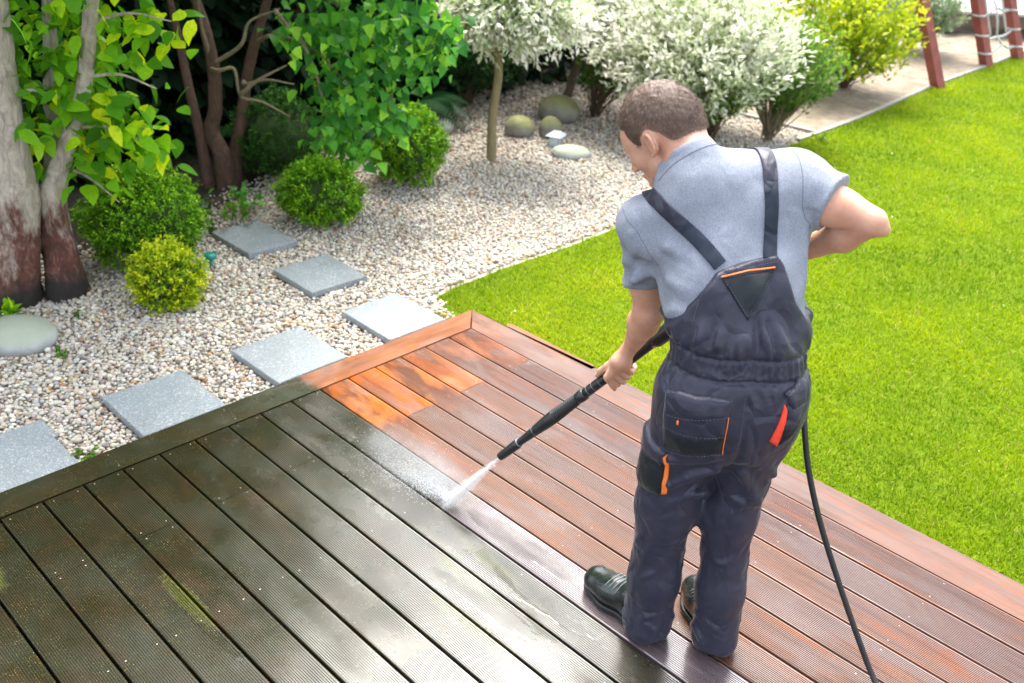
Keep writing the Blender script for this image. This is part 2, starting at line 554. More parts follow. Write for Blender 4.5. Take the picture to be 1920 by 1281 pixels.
SLAB_LABELS = ['grey granite slab against the deck edge below the orange end of the border board',
               'grey granite slab at the deck corner beside the lawn',
               'grey granite slab in the gravel, one step out from the deck corner',
               'grey granite slab farthest from the deck, beside two clipped box balls',
               'grey granite slab against the middle of the dark border board',
               'large grey granite slab at the left edge of the picture, beside the deck',
               'narrow grey granite slab tucked behind the slab at the left picture edge']
for (x0, x1, y0, y1), lb in zip(SLABS, SLAB_LABELS):
    cx, cy = (x0 + x1) / 2, (y0 + y1) / 2
    V, Q = box_geo(x0 - cx, x1 - cx, y0 - cy, y1 - cy, -0.035, 0.0, 0.003)
    zz = -0.082 if lb[0] != 'n' else -0.090
    o = link('paving_slab', np_mesh('paving_slab', V, Q, M_GRANITE, False), None, (cx, cy, zz), (R(random.uniform(-0.5, 0.5)), R(random.uniform(-0.5, 0.5)), R(random.uniform(-0.8, 0.8))))
    tag(o, lb, 'paving slab', 'granite stepping slabs beside the deck')
# ================================================================== the timber deck
def deck_mat(name, along_y=False, film=1.0):
    t = NT(name)
    P = t.pos()
    s = t.sep(P)
    oi = t.n('ShaderNodeObjectInfo')
    shift = t.math('MULTIPLY', oi.outputs['Random'], 37.0)
    X, Y = s[0], s[1]
    along, across = (Y, X) if along_y else (X, Y)
    gv = t.comb(t.math('ADD', along, shift), across, shift)          # grain space, a new board each time
    grain = t.noise(t.mapping(gv, (2.2, 60, 1)), 1.0, 5, 0.65, 0.4)
    streak = t.noise(t.mapping(gv, (1.1, 13, 1)), 1.0, 4, 0.6, 0.8)
    blotch = t.noise(t.mapping(gv, (2.6, 7, 1)), 1.0, 4, 0.65, 0.5)
    fine = t.noise(t.mapping(gv, (14, 240, 1)), 1.0, 3, 0.7)
    # --- washed timber: board tint, orange heartwood streaks, silvery weathered streaks
    tint = oi.outputs['Color']
    c = t.mix(t.rng(streak, 0.48, 0.66, 0, 0.75), tint, (0.215, 0.066, 0.018, 1))
    c = t.mix(t.rng(blotch, 0.52, 0.72, 0, 0.60), c, (0.120, 0.094, 0.092, 1))
    c = t.mix(t.rng(grain, 0.50, 0.72, 0, 0.65), c, (0.036, 0.016, 0.011, 1))
    # uneven drying: damp patches stay dark and glossy, and wet boards round the man's feet are painted darker for the legs' reflection
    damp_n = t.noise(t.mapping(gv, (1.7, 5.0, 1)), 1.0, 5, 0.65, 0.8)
    damp_and_reflection = t.rng(damp_n, 0.50, 0.62, 0, 1, True)
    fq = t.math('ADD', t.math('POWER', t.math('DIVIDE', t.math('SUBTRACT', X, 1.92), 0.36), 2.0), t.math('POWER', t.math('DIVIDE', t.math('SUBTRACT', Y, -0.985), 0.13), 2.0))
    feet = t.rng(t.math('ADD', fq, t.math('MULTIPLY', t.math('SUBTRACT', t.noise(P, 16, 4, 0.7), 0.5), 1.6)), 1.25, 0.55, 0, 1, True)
    damp_and_reflection = t.math('MAXIMUM', t.math('MULTIPLY', damp_and_reflection, 0.72), feet)
    c = t.mix(t.math('MULTIPLY', damp_and_reflection, 0.78), c, (0.062, 0.021, 0.011, 1))
    # soaked, saturated band beside the border board
    wobble = t.math('ADD', X, t.math('MULTIPLY', t.math('SUBTRACT', streak, 0.5), 0.9))
    soak = t.math('MULTIPLY', t.rng(wobble, 0.62, 0.30, 0, 1, True), oi.outputs['Alpha'])
    rich = t.mix(t.rng(blotch, 0.47, 0.66, 0, 1), (0.120, 0.034, 0.009, 1), (0.56, 0.150, 0.010, 1))
    rich = t.mix(t.rng(grain, 0.45, 0.75, 0, 0.6), rich, (0.070, 0.026, 0.012, 1))
    c = t.mix(soak, c, rich)
    clean = c
    # --- grime: wet algae and soot over everything not yet washed
    g1 = t.noise(P, 5.0, 5, 0.65, 0.3); g2 = t.noise(t.mapping(gv, (5, 16, 1)), 1.0, 4, 0.7)
    d = t.ramp(g1, [(0.28, (0.030, 0.019, 0.008, 1)), (0.45, (0.018, 0.0155, 0.0065, 1)), (0.60, (0.018, 0.0195, 0.0095, 1)), (0.75, (0.029, 0.031, 0.021, 1))])
    d = t.mix(t.rng(g2, 0.50, 0.72, 0, 0.6), d, (0.036, 0.021, 0.008, 1))
    sp = t.voro(P, 130, 'F1', 'Distance'); spn = t.noise(P, 9, 3)
    dots = t.math('MULTIPLY', t.rng(sp, 0.20, 0.08), t.rng(spn, 0.42, 0.62))
    d = t.mix(t.math('MULTIPLY', dots, 0.9), d, (0.26, 0.235, 0.06, 1))
    # moss cushions in a few hollows
    moss = None
    for (mx, my, ax, ay) in ((0.80, -1.965, 0.16, 0.030), (1.30, -1.225, 0.15, 0.030), (1.50, -1.372, 0.20, 0.032), (1.30, -1.115, 0.12, 0.026), (0.42, -2.62, 0.10, 0.05), (0.25, -2.38, 0.12, 0.04)):
        q = t.math('ADD', t.math('POWER', t.math('DIVIDE', t.math('SUBTRACT', X, mx), ax), 2.0), t.math('POWER', t.math('DIVIDE', t.math('SUBTRACT', Y, my), ay), 2.0))
        q = t.rng(t.math('ADD', q, t.math('MULTIPLY', t.math('SUBTRACT', t.noise(P, 42, 4, 0.7), 0.5), 3.0)), 1.3, 0.3)
        moss = q if moss is None else t.math('MAXIMUM', moss, q)
    d = t.mix(t.math('MULTIPLY', moss, 0.6), d, t.mix(t.noise(P, 120, 3), (0.030, 0.034, 0.006, 1), (0.11, 0.12, 0.014, 1)))
    # --- where the jet has been: a sharp line along one joint, stepping one board further at the jet
    nz = t.math('MULTIPLY', t.math('SUBTRACT', t.noise(P, 26, 4, 0.7), 0.5), 0.05)
    wetrow = None
    if along_y:
        dm = t.rng(t.math('ADD', Y, t.math('MULTIPLY', nz, 2.4)), -0.870, -0.935, 0, 1, True)
    else:
        a = t.rng(t.math('ADD', Y, t.math('MULTIPLY', nz, 0.1)), -0.893, -0.907)
        b = t.rng(t.math('ADD', X, t.math('MULTIPLY', nz, 3.0)), 0.92, 1.10, 0, 1, True)
        row6 = t.math('MULTIPLY', t.rng(Y, -1.052, -1.048), b)
        dm = t.math('MULTIPLY', a, t.math('SUBTRACT', 1.0, row6))
        # soaked plum-brown boards where it has just been washed
        wetrow = t.math('MULTIPLY', a, row6)
        clean = t.mix(wetrow, clean, t.mix(t.rng(streak, 0.4, 0.7), (0.070, 0.046, 0.050, 1), (0.16, 0.12, 0.125, 1)))
    col = t.mix(dm, clean, d)
    # --- wetness: film of water, smoother in the hollows
    wn_ = t.noise(t.mapping(gv, (3, 9, 1)), 1.0, 4, 0.6)
    r_clean = t.rng(wn_, 0.38, 0.62, 0.30 if film == 1 else 0.55, 0.60 if film == 1 else 0.75)
    if wetrow is not None:
        r_clean = t.math('ADD', t.math('MULTIPLY', r_clean, t.math('SUBTRACT', 1.0, wetrow)), t.math('MULTIPLY', wetrow, t.rng(wn_, 0.38, 0.62, 0.10, 0.24)))
    r_dirt = t.rng(t.noise(P, 4, 4, 0.6), 0.35, 0.68, 0.20, 0.42)
    mixr = t.n('ShaderNodeMix', data_type='FLOAT')
    t.l(dm, mixr.inputs[0]); t.l(r_clean, mixr.inputs[2]); t.l(r_dirt, mixr.inputs[3])
    nb = t.bump(grain, 0.10, 0.0025)
    nb = t.bump(fine, 0.15, 0.0010, nb)
    nb = t.bump(t.math('MAXIMUM', dots, moss), 0.5, 0.002, nb)
    b = t.bsdf(col, mixr.outputs[0], nb, Specular_IOR_Level=0.5)
    t.set(b.inputs['Coat Weight'], t.rng(dm, 0.0, 1.0, 0.45 * film, 0.0))
    # the grimy boards are soaked near the jet and only damp further off
    damp = t.rng(t.math('ADD', t.math('ADD', Y, t.math('MULTIPLY', X, 0.28)), t.math('MULTIPLY', t.math('SUBTRACT', t.noise(P, 3.0, 3), 0.5), 0.9)), -1.75, -0.75, 0, 1, True)
    t.set(b.inputs['Coat Weight'], t.math('ADD', t.math('MULTIPLY', t.rng(dm, 0.0, 1.0, 1.0 * film, 0.0), t.rng(damp_and_reflection, 0, 1, 0.32, 1.0)), t.math('MULTIPLY', dm, t.rng(damp, 0, 1, 0.06, 0.95))))
    sp_c = t.math('MULTIPLY', t.math('SUBTRACT', 1.0, dm), t.math('MAXIMUM', t.rng(damp_and_reflection, 0, 1, 0.20, 0.5), wetrow if wetrow is not None else 0.0))
    t.set(b.inputs['Specular IOR Level'], t.math('ADD', sp_c, t.math('MULTIPLY', dm, t.rng(damp, 0, 1, 0.12, 0.45))))
    b.inputs['Coat IOR'].default_value = 1.55
    t.set(b.inputs['Coat Roughness'], t.rng(wn_, 0.36, 0.66, 0.05, 0.34))
    return t.done(b)

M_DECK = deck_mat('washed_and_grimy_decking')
M_DECK_Y = deck_mat('washed_and_grimy_border_board', True)
M_DECK_S = deck_mat('scrubbed_smooth_border_board', False, 0.15)
M_DARKWOOD = simple_mat('dark_damp_timber', (0.030, 0.022, 0.016, 1), 0.8, 0.3, 12, 0.3)
deck = empty('wooden_deck', (0, 0, 0))
tag(deck, 'ribbed hardwood deck, half scrubbed orange and grey, half still dark with algae', 'deck')

PITCH, GAP, THK = 0.150, 0.0085, 0.026
def board_geo(x0, x1, w, ridges=18, depth=0.0022):
    """ribbed decking board from y=-w/2 to w/2, top at z=0"""
    h = w / 2; prof = [(-h, -THK), (-h, -0.004), (-h + 0.0012, -0.0012), (-h + 0.004, 0.0)]
    a, b = -h + 0.0055, h - 0.0055
    p = (b - a) / ridges
    for i in range(ridges):
        y = a + i * p
        prof += [(y, -depth), (y + p * 0.36, -depth), (y + p * 0.44, 0.0), (y + p * 0.92, 0.0)]
    prof += [(h - 0.004, 0.0), (h - 0.0012, -0.0012), (h, -0.004), (h, -THK)]
    prof = np.array(prof); n = len(prof)
    V = np.concatenate([np.c_[np.full(n, x), prof] for x in (x0, x1)])
    k = np.arange(n - 1)
    Q = np.stack([k, k + n, k + n + 1, k + 1], 1)
    Q = np.concatenate([Q, [[n - 1, 2 * n - 1, n, 0]]])
    # closed ends: strips from the top outline down to the underside
    E = []
    for o in (0, n):
        for i in range(n - 1):
            E.append((o + i, o + i + 1, o + n - 1) if o == 0 else (o + i + 1, o + i, o + n - 1))
    return V, [Q, np.array(E)]

w_ = PITCH - GAP
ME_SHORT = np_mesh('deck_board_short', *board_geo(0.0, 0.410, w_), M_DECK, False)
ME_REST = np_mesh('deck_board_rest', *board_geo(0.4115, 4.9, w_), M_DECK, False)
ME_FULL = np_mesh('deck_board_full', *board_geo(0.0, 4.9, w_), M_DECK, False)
rb = random.Random(12)
TINT = {0: [(0.126, 0.043, 0.020, 0.55), (0.115, 0.059, 0.045, 0.0)], 1: [(0.118, 0.068, 0.057, 0.35)],
        2: [(0.40, 0.090, 0.008, 0.6), (0.146, 0.073, 0.049, 0.0)], 3: [(0.130, 0.076, 0.059, 0.9)],
        4: [(0.55, 0.125, 0.004, 0.25), (0.126, 0.065, 0.044, 0.0)], 5: [(0.141, 0.068, 0.041, 1.0)]}
screws = []
for k in range(0, 27):
    yc = -k * PITCH - PITCH / 2
    pieces = [(ME_SHORT, 0), (ME_REST, 1)] if k % 2 == 0 else [(ME_FULL, 0)]
    for me, i in pieces:
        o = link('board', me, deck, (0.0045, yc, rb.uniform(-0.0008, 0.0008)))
        if k in TINT: o.color = TINT[k][min(i, len(TINT[k]) - 1)]
        else: o.color = (0.33 + rb.uniform(-.04, .04), 0.23, 0.19, 0.3)
    for j, xs in enumerate((0.022, 0.395, 0.430, 0.91, 1.42, 1.92, 2.42, 2.92, 3.42)):
        if xs in (0.395, 0.430) and k % 2: continue
        for dy in (-0.045, 0.045):
            screws.append((xs + rb.uniform(-0.006, 0.006), yc + dy + rb.uniform(-0.005, 0.005)))
screws += [(-0.03, -0.3 - 0.5 * i) for i in range(6)] + [(-0.12, -0.3 - 0.5 * i) for i in range(6)]
# screw heads
V0, F0 = tube_geo([(0, 0, -0.001), (0, 0, 0.0006)], 0.0026, 8)
parts = []
for x, y in screws:
    parts.append((V0 + np.array([x, y, 0.0]), F0))
V, F = join_geo(parts)
o = link('screw_heads', np_mesh('screw_heads', V, F, simple_mat('steel_screw_heads', (0.23, 0.21, 0.19, 1), 0.5, 0.2, 40, Metallic=0.3), False), deck)
o['kind'] = 'stuff'

# border boards with a mitred corner, smooth faced
def prism(poly, z0, z1, bev=0.0025):
    P = np.array(poly); n = len(P)
    c = P.mean(0); inner = P + (c - P) / np.linalg.norm(c - P, axis=1)[:, None] * bev
    V = np.concatenate([np.c_[P, np.full(n, z0)], np.c_[P, np.full(n, z1 - bev)], np.c_[inner, np.full(n, z1)]])
    Q = [(k * n + i, k * n + (i + 1) % n, (k + 1) * n + (i + 1) % n, (k + 1) * n + i) for k in (0, 1) for i in range(n)]
    T = [(2 * n, 2 * n + i, 2 * n + i + 1) for i in range(1, n - 1)] + [(0, i + 1, i) for i in range(1, n - 1)]
    return V, [np.array(Q), np.array(T)]
bl = [(-0.147, 0.1385), (-0.147, -4.1), (-0.0045, -4.1), (-0.0045, -0.003)]
o = link('border_board', np_mesh('border_board', *prism(bl, -THK, 0.0), M_DECK_Y, False), deck); o.color = (0.20, 0.068, 0.026, 0.3)
o['label'] = 'border board along the gravel, orange at the corner and black with grime beyond'
br = [(-0.1455, 0.1400), (0.0, 0.0), (4.9, 0.0), (4.9, 0.180), (0.66, 0.180), (0.655, 0.152)]
o = link('border_board', np_mesh('border_board', *prism(br, -THK, 0.0), M_DECK_S, False), deck); o.color = (0.115, 0.072, 0.060, 0.25)
o['label'] = 'scrubbed grey-brown border board along the lawn'
st = [(0.080, 0.1455), (0.640, 0.1540), (0.640, 0.196), (0.080, 0.196)]
o = link('step_board', np_mesh('step_board', *prism(st, -0.045, -0.006), M_DECK_S, False), deck); o.color = (0.23, 0.095, 0.055, 0.4)
# fascias and joists underneath
for p in ([(-0.139, 0.125), (-0.139, -4.1), (-0.117, -4.1), (-0.117, 0.125)], [(-0.110, 0.110), (4.9, 0.110), (4.9, 0.132), (-0.110, 0.132)]):
    link('fascia_board', np_mesh('fascia_board', *prism(p, -0.149, -THK - 0.001), M_DARKWOOD, False), deck)
for i in range(10):
    x = 0.0 + i * 0.5
    link('joist', np_mesh('joist', *box_geo(x - 0.022, x + 0.022, -4.05, 0.10, -0.148, -THK - 0.001), M_DARKWOOD, False), deck)

# ------------------------------------------------------------------ standing water on the boards
def water_mat():
    """thin clear film: sees through to the board, mirrors the sky by Fresnel"""
    t = NT('standing_water_film')
    v = t.pos()
    nb = t.bump(t.noise(v, 22, 2), 0.05, 0.004)
    gl = t.n('ShaderNodeBsdfGlossy'); gl.inputs['Roughness'].default_value = 0.02; t.l(nb, gl.inputs['Normal'])
    tr = t.n('ShaderNodeBsdfTransparent'); tr.inputs['Color'].default_value = (0.93, 0.94, 0.93, 1)
    fr = t.n('ShaderNodeFresnel'); fr.inputs['IOR'].default_value = 1.36; t.l(nb, fr.inputs['Normal'])
    mx = t.n('ShaderNodeMixShader'); t.l(fr.outputs[0], mx.inputs[0]); t.l(tr.outputs[0], mx.inputs[1]); t.l(gl.outputs[0], mx.inputs[2])
    return t.done(mx)
M_WATER = water_mat()
def puddle(cx, cy, ax, ay, seed, label):
    rs = np.random.default_rng(seed)
    n = 72
    a = np.linspace(0, 2 * math.pi, n, endpoint=False)
    r = 1 + sum(rs.uniform(-0.20, 0.20) / (1 + 0.35 * k) * np.sin(a * k + rs.uniform(0, 6)) for k in range(2, 10))
    r = r * (1 + 0.05 * rs.normal(size=n))
    x, y = cx + ax * r * np.cos(a), cy + ay * r * np.sin(a)
    lim = round(-cy / PITCH - 0.5)
    y = np.clip(y, -(lim + 1) * PITCH + GAP / 2 + 0.006, -lim * PITCH - GAP / 2 - 0.006)
    rings = []
    for q, z in ((1.0, 0.0003), (0.90, 0.0007), (0.75, 0.0010), (0.5, 0.0011)):
        rings.append(np.c_[cx + (x - cx) * q, cy + (y - cy) * q, np.full(n, z)])
    V = np.concatenate(rings + [np.array([[cx, cy, 0.0012]])])
    k = np.arange(n); k2 = (k + 1) % n
    Q = np.concatenate([np.stack([i * n + k, i * n + k2, (i + 1) * n + k2, (i + 1) * n + k], 1) for i in range(3)])
    T = np.stack([3 * n + k, 3 * n + k2, np.full(n, 4 * n)], 1)
    o = link('puddle', np_mesh('puddle', V, [Q, T], M_WATER), None)
    tag(o, label, 'puddle', 'puddles on the unwashed boards')
puddle(1.50, -1.118, 0.30, 0.048, 2, 'puddle on the grey-green board just left of the shoe')
puddle(1.44, -1.262, 0.26, 0.045, 5, 'puddle on the second grey-green board from the shoe, beside moss')
puddle(0.90, -1.965, 0.22, 0.035, 8, 'small puddle beside the moss tuft on the dark boards')
puddle(1.30, -0.975, 0.30, 0.050, 11, 'thin puddle on the washed plum-coloured board in front of the shoe')
# ================================================================== planting
def leaf_mat(name, stops, transl=0.4, rough=0.45, spec=0.18):
    """leaf colour from the per-leaf tone attribute, light passing through the blade"""
    t = NT(name)
    tone = t.attr('tone')
    c = t.ramp(tone, stops)
    c = t.mix(t.rng(t.noise(t.pos(), 70, 2), 0.4, 0.7, 0, 0.25), c, stops[0][1])
    b = t.bsdf(c, rough, None, Specular_IOR_Level=spec)
    tr = t.n('ShaderNodeBsdfTranslucent'); t.l(c, tr.inputs['Color'])
    mx = t.n('ShaderNodeMixShader'); mx.inputs[0].default_value = transl
    t.l(b.outputs[0], mx.inputs[1]); t.l(tr.outputs[0], mx.inputs[2])
    return t.done(mx)

def bark_mat(name, lo, hi, rough=0.85, scale=9.0, bump=0.6, strip=None):
    """bark; strip = (z, colours): stripped reddish wood below that height"""
    t = NT(name)
    v = t.pos()
    m = t.mapping(v, (1, 1, 0.45))
    n = t.noise(m, scale * 2.5, 6, 0.72, 1.2)
    c = t.ramp(n, [(0.28, lo), (0.70, hi)])
    if strip:
        z = t.sep(v)[2]
        k = t.rng(t.math('ADD', z, t.math('MULTIPLY', t.math('SUBTRACT', t.noise(m, 6, 5, 0.7), 0.5), 1.5)), strip[0] + 0.10, strip[0] - 0.10)
        c2 = t.ramp(n, [(0.30, strip[1]), (0.55, strip[2]), (0.75, strip[3])])
        c = t.mix(k, c, c2)
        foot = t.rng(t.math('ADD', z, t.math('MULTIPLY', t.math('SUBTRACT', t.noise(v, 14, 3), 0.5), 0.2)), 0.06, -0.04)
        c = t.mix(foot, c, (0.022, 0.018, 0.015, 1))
    nb = t.bump(n, bump, 0.03)
    return t.done(t.bsdf(c, rough, nb))

# leaf shapes: unit length along +x, folded a little along the midrib
def leaf_shape(width=0.5, n=5, fold=0.22, droop=0.18, heart=0.0):
    t = np.linspace(0, 1, n + 1)
    wv = np.sin(np.pi * np.clip(t, 0, 1) ** (0.75 - 0.2 * heart)) ** 0.85 * width / 2
    wv[-1] = 0
    if heart: wv[1] *= 1.0 + heart * 0.5
    mid = np.stack([t, 0 * t, -droop * t ** 2], 1)
    L = mid + np.stack([0 * t, wv, fold * wv], 1); Rr = mid + np.stack([0 * t, -wv, fold * wv], 1)
    V, F = [mid[0]], []
    for i in range(1, n):
        V += [L[i], mid[i], Rr[i]]
    V.append(mid[n])
    F += [(0, 2, 1), (0, 3, 2)]
    Q = []
    for i in range(n - 2):
        a = 1 + 3 * i; b = a + 3
        Q += [(a, a + 1, b + 1, b), (a + 1, a + 2, b + 2, b + 1)]
    a = 1 + 3 * (n - 2); e = len(V) - 1
    F += [(a, a + 1, e), (a + 1, a + 2, e)]
    tri = list(F)
    for q in Q: tri += [(q[0], q[1], q[2]), (q[0], q[2], q[3])]
    return np.array(V), np.array(tri)
LEAF_BIG = leaf_shape(0.62, 6, 0.16, 0.22)
LEAF_HEART = leaf_shape(0.72, 5, 0.20, 0.30, 0.8)
LEAF_SMALL = (np.array([(0, 0, 0), (0.5, 0.26, 0.06), (1, 0, -0.05), (0.5, -0.26, 0.06)]), np.array([(0, 2, 1), (0, 3, 2)]))
LEAF_WILLOW = (np.array([(0, 0, 0), (0.5, 0.20, 0.05), (1, 0, -0.08), (0.5, -0.20, 0.05)]), np.array([(0, 2, 1), (0, 3, 2)]))
LEAF_NARROW = (np.array([(0, 0, 0), (0.45, 0.17, 0.04), (1, 0, -0.12), (0.45, -0.17, 0.04)]), np.array([(0, 2, 1), (0, 3, 2)]))

def frames(dirv, upv):
    d = dirv / (np.linalg.norm(dirv, axis=1)[:, None] + 1e-9)
    s = np.cross(upv, d); s /= np.linalg.norm(s, axis=1)[:, None] + 1e-9
    u = np.cross(d, s)
    return d, s, u

def leaf_cloud(pos, dirv, upv, size, tone, shape):
    V0, F0 = shape
    d, s, u = frames(dirv, upv)
    n, m = len(pos), len(V0)
    V = pos[:, None, :] + size[:, None, None] * (V0[None, :, 0:1] * d[:, None, :] + V0[None, :, 1:2] * s[:, None, :] + V0[None, :, 2:3] * u[:, None, :])
    F = (F0[None] + (np.arange(n) * m)[:, None, None]).reshape(-1, 3)
    return V.reshape(-1, 3), F, np.repeat(tone, m)

def cloud_obj(name, clouds, mat, parent, kind='stuff'):
    Vs, Fs, Ts, o = [], [], [], 0
    for V, F, T in clouds:
        Vs.append(V); Fs.append(F + o); Ts.append(T); o += len(V)
    ob = link(name, np_mesh(name, np.concatenate(Vs), np.concatenate(Fs), mat, True, {'tone': np.concatenate(Ts)}), parent)
    if kind: ob['kind'] = kind
    return ob

def unitrows(a): return a / (np.linalg.norm(a, axis=1)[:, None] + 1e-9)

# ------------------------------------------------------------------ clipped box balls
def box_ball(name, c, r, rz, n, mat, label, seed, leaf=0.020, group='clipped box balls in the gravel', spiky=0.0):
    rs = np.random.default_rng(seed)
    root = empty(name, (c[0], c[1], -0.122))
    tag(root, label, 'shrub', group)
    per = 16; ns = n // per
    sd_ = unitrows(rs.normal(size=(ns, 3)))
    sd_[:, 2] = np.where(sd_[:, 2] < -0.75, -sd_[:, 2], sd_[:, 2])
    lump = 1 + 0.085 * sum(np.sin(sd_ @ rs.normal(0, 4.5, 3) + rs.uniform(0, 6)) for _ in range(5)) / 1.6
    rad = lump * (0.90 - 0.20 * rs.random(ns) ** 2.5 + (0.05 + spiky) * rs.random(ns) ** 3)
    rad = rad + np.where(rs.random(ns) < 0.035, rs.uniform(0.05, 0.16, ns), 0.0)      # stray shoots
    ctr = np.array([0, 0, rz * 0.93])
    base = sd_ * rad[:, None] * np.array([r, r, rz]) + ctr
    sdir = unitrows(sd_ + rs.normal(0, 0.35, (ns, 3)) + np.array([0, 0, 0.45]))
    t_ = rs.random((ns, per))
    pos = (base[:, None] + sdir[:, None] * (t_ * leaf * 2.6)[..., None] + rs.normal(0, leaf * 0.38, (ns, per, 3))).reshape(-1, 3)
    dv = (sdir[:, None] * 0.55 + rs.normal(0, 0.6, (ns, per, 3))).reshape(-1, 3)
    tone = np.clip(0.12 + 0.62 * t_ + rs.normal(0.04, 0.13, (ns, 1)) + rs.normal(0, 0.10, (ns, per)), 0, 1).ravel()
    ok = pos[:, 2] > 0.01
    pos, dv, tone = pos[ok], dv[ok], tone[ok]
    k = len(pos)
    upv = rs.normal(size=(k, 3)) * 0.6 + np.array([0, 0, 1.0])
    size = rs.uniform(0.7, 1.3, k) * leaf
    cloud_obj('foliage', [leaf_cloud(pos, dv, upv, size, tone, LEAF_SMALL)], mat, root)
    # twiggy core that stops light going straight through
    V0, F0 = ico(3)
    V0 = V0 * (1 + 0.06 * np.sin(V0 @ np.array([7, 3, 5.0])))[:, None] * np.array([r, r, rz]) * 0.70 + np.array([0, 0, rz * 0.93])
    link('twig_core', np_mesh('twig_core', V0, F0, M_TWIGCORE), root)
    V, F = tube_geo([(0, 0, -0.02), (0, 0, rz * 0.6)], [0.02, 0.012], 8)
    link('stem', np_mesh('stem', V, F, M_TWIG), root)
    return root
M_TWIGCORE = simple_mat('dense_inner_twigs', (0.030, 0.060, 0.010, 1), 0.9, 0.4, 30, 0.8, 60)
M_TWIG = simple_mat('brown_twig', (0.10, 0.065, 0.04, 1), 0.8, 0.3, 30)
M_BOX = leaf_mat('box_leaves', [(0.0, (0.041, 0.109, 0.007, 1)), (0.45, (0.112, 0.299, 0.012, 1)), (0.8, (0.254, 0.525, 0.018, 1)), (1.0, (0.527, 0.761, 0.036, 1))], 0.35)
M_BOXD = leaf_mat('shaded_box_leaves', [(0.0, (0.018, 0.060, 0.009, 1)), (0.5, (0.038, 0.128, 0.016, 1)), (1.0, (0.083, 0.225, 0.026, 1))], 0.3)  # box leaves again, with the shade put into darker colours
M_GOLD = leaf_mat('golden_leaves', [(0.0, (0.068, 0.171, 0.007, 1)), (0.4, (0.229, 0.389, 0.012, 1)), (0.75, (0.579, 0.652, 0.022, 1)), (1.0, (0.850, 0.807, 0.036, 1))], 0.4)
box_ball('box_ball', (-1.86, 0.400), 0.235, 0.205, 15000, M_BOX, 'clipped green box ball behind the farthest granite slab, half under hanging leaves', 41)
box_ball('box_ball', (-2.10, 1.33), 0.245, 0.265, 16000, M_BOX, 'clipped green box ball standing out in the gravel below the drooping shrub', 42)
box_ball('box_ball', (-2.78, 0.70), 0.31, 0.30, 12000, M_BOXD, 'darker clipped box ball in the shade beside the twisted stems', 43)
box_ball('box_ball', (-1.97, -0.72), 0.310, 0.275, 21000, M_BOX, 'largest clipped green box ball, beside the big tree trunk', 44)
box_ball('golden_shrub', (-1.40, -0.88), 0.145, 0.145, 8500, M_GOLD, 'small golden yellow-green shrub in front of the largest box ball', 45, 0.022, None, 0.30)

# ------------------------------------------------------------------ limbs
def limb_geo(pts, rad, n=12, seed=0, rough=0.08):
    P = catmull(pts, 7)
    rr = np.interp(np.linspace(0, 1, len(P)), np.linspace(0, 1, len(rad)), rad)
    V, F = tube_geo(P, rr, n)
    rs = np.random.default_rng(seed)
    m = len(P)
    a = np.tile(np.arange(n) * 2 * math.pi / n, m); zz = np.repeat(np.arange(m), n)
    k = 1 + rough * (np.sin(3 * a + zz * 0.35 + seed) * 0.5 + np.sin(5 * a - zz * 0.22 + 2 * seed) * 0.35 + rs.normal(0, 0.25, n * m))
    C = np.repeat(P, n, 0)
    V[:n * m] = C + (V[:n * m] - C) * k[:, None]
    return V, F

def leaf_parts(root, protos, places, name='leaf'):
    """single leaves as objects that share mesh data"""
    for pos, d, u, s, k in places:
        dd, ss, uu = frames(np.array([d]), np.array([u]))
        M = Matrix((( *[dd[0][0], ss[0][0], uu[0][0]], pos[0]), (dd[0][1], ss[0][1], uu[0][1], pos[1]), (dd[0][2], ss[0][2], uu[0][2], pos[2]), (0, 0, 0, 1))) @ Matrix.Diagonal((s, s, s, 1))
        o = bpy.data.objects.new(name, protos[k]); COL.objects.link(o)
        o.parent = root
        o.matrix_parent_inverse = Matrix.Identity(4)
        o.matrix_basis = Matrix.Translation(-Vector(root.location)) @ M

def leaf_protos(shape_args, mat, tones, name):
    out = []
    for i, tn in enumerate(tones):
        rs = np.random.default_rng(i)
        V, F = leaf_shape(shape_args[0] * rs.uniform(0.85, 1.15), 6, rs.uniform(0.08, 0.3), rs.uniform(0.1, 0.4), shape_args[1])
        V = V + np.c_[0 * V[:, 0], 0.04 * np.sin(V[:, 0] * 5 + i), 0.03 * np.sin(V[:, 0] * 9 + 2 * i)]
        out.append(np_mesh(name, V, F, mat, True, {'tone': np.full(len(V), tn)}))
    return out

# ------------------------------------------------------------------ big tree at the left
M_LIME = leaf_mat('lime_green_leaves', [(0.0, (0.051, 0.179, 0.010, 1)), (0.35, (0.118, 0.348, 0.012, 1)), (0.7, (0.287, 0.599, 0.012, 1)), (1.0, (0.676, 0.810, 0.015, 1))], 0.5, 0.35)
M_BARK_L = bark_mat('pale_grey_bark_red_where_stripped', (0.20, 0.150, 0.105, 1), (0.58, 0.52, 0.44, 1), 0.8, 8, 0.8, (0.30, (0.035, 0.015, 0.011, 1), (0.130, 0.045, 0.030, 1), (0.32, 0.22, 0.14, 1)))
tree = empty('broadleaf_tree', (-1.86, -1.38, -0.12))
tag(tree, 'old multi-stemmed tree with pale bark, red stripped foot and large lime leaves', 'tree')
TB = np.array([-1.86, -1.38, -0.12])
def tlimb(name, pts, rad, seed, n=16, rough=0.10, root=tree, base=TB, mat=None):
    V, F = limb_geo(np.array(pts) - base, rad, n, seed, rough)
    return link(name, np_mesh(name, V, F, mat or M_BARK_L), root)
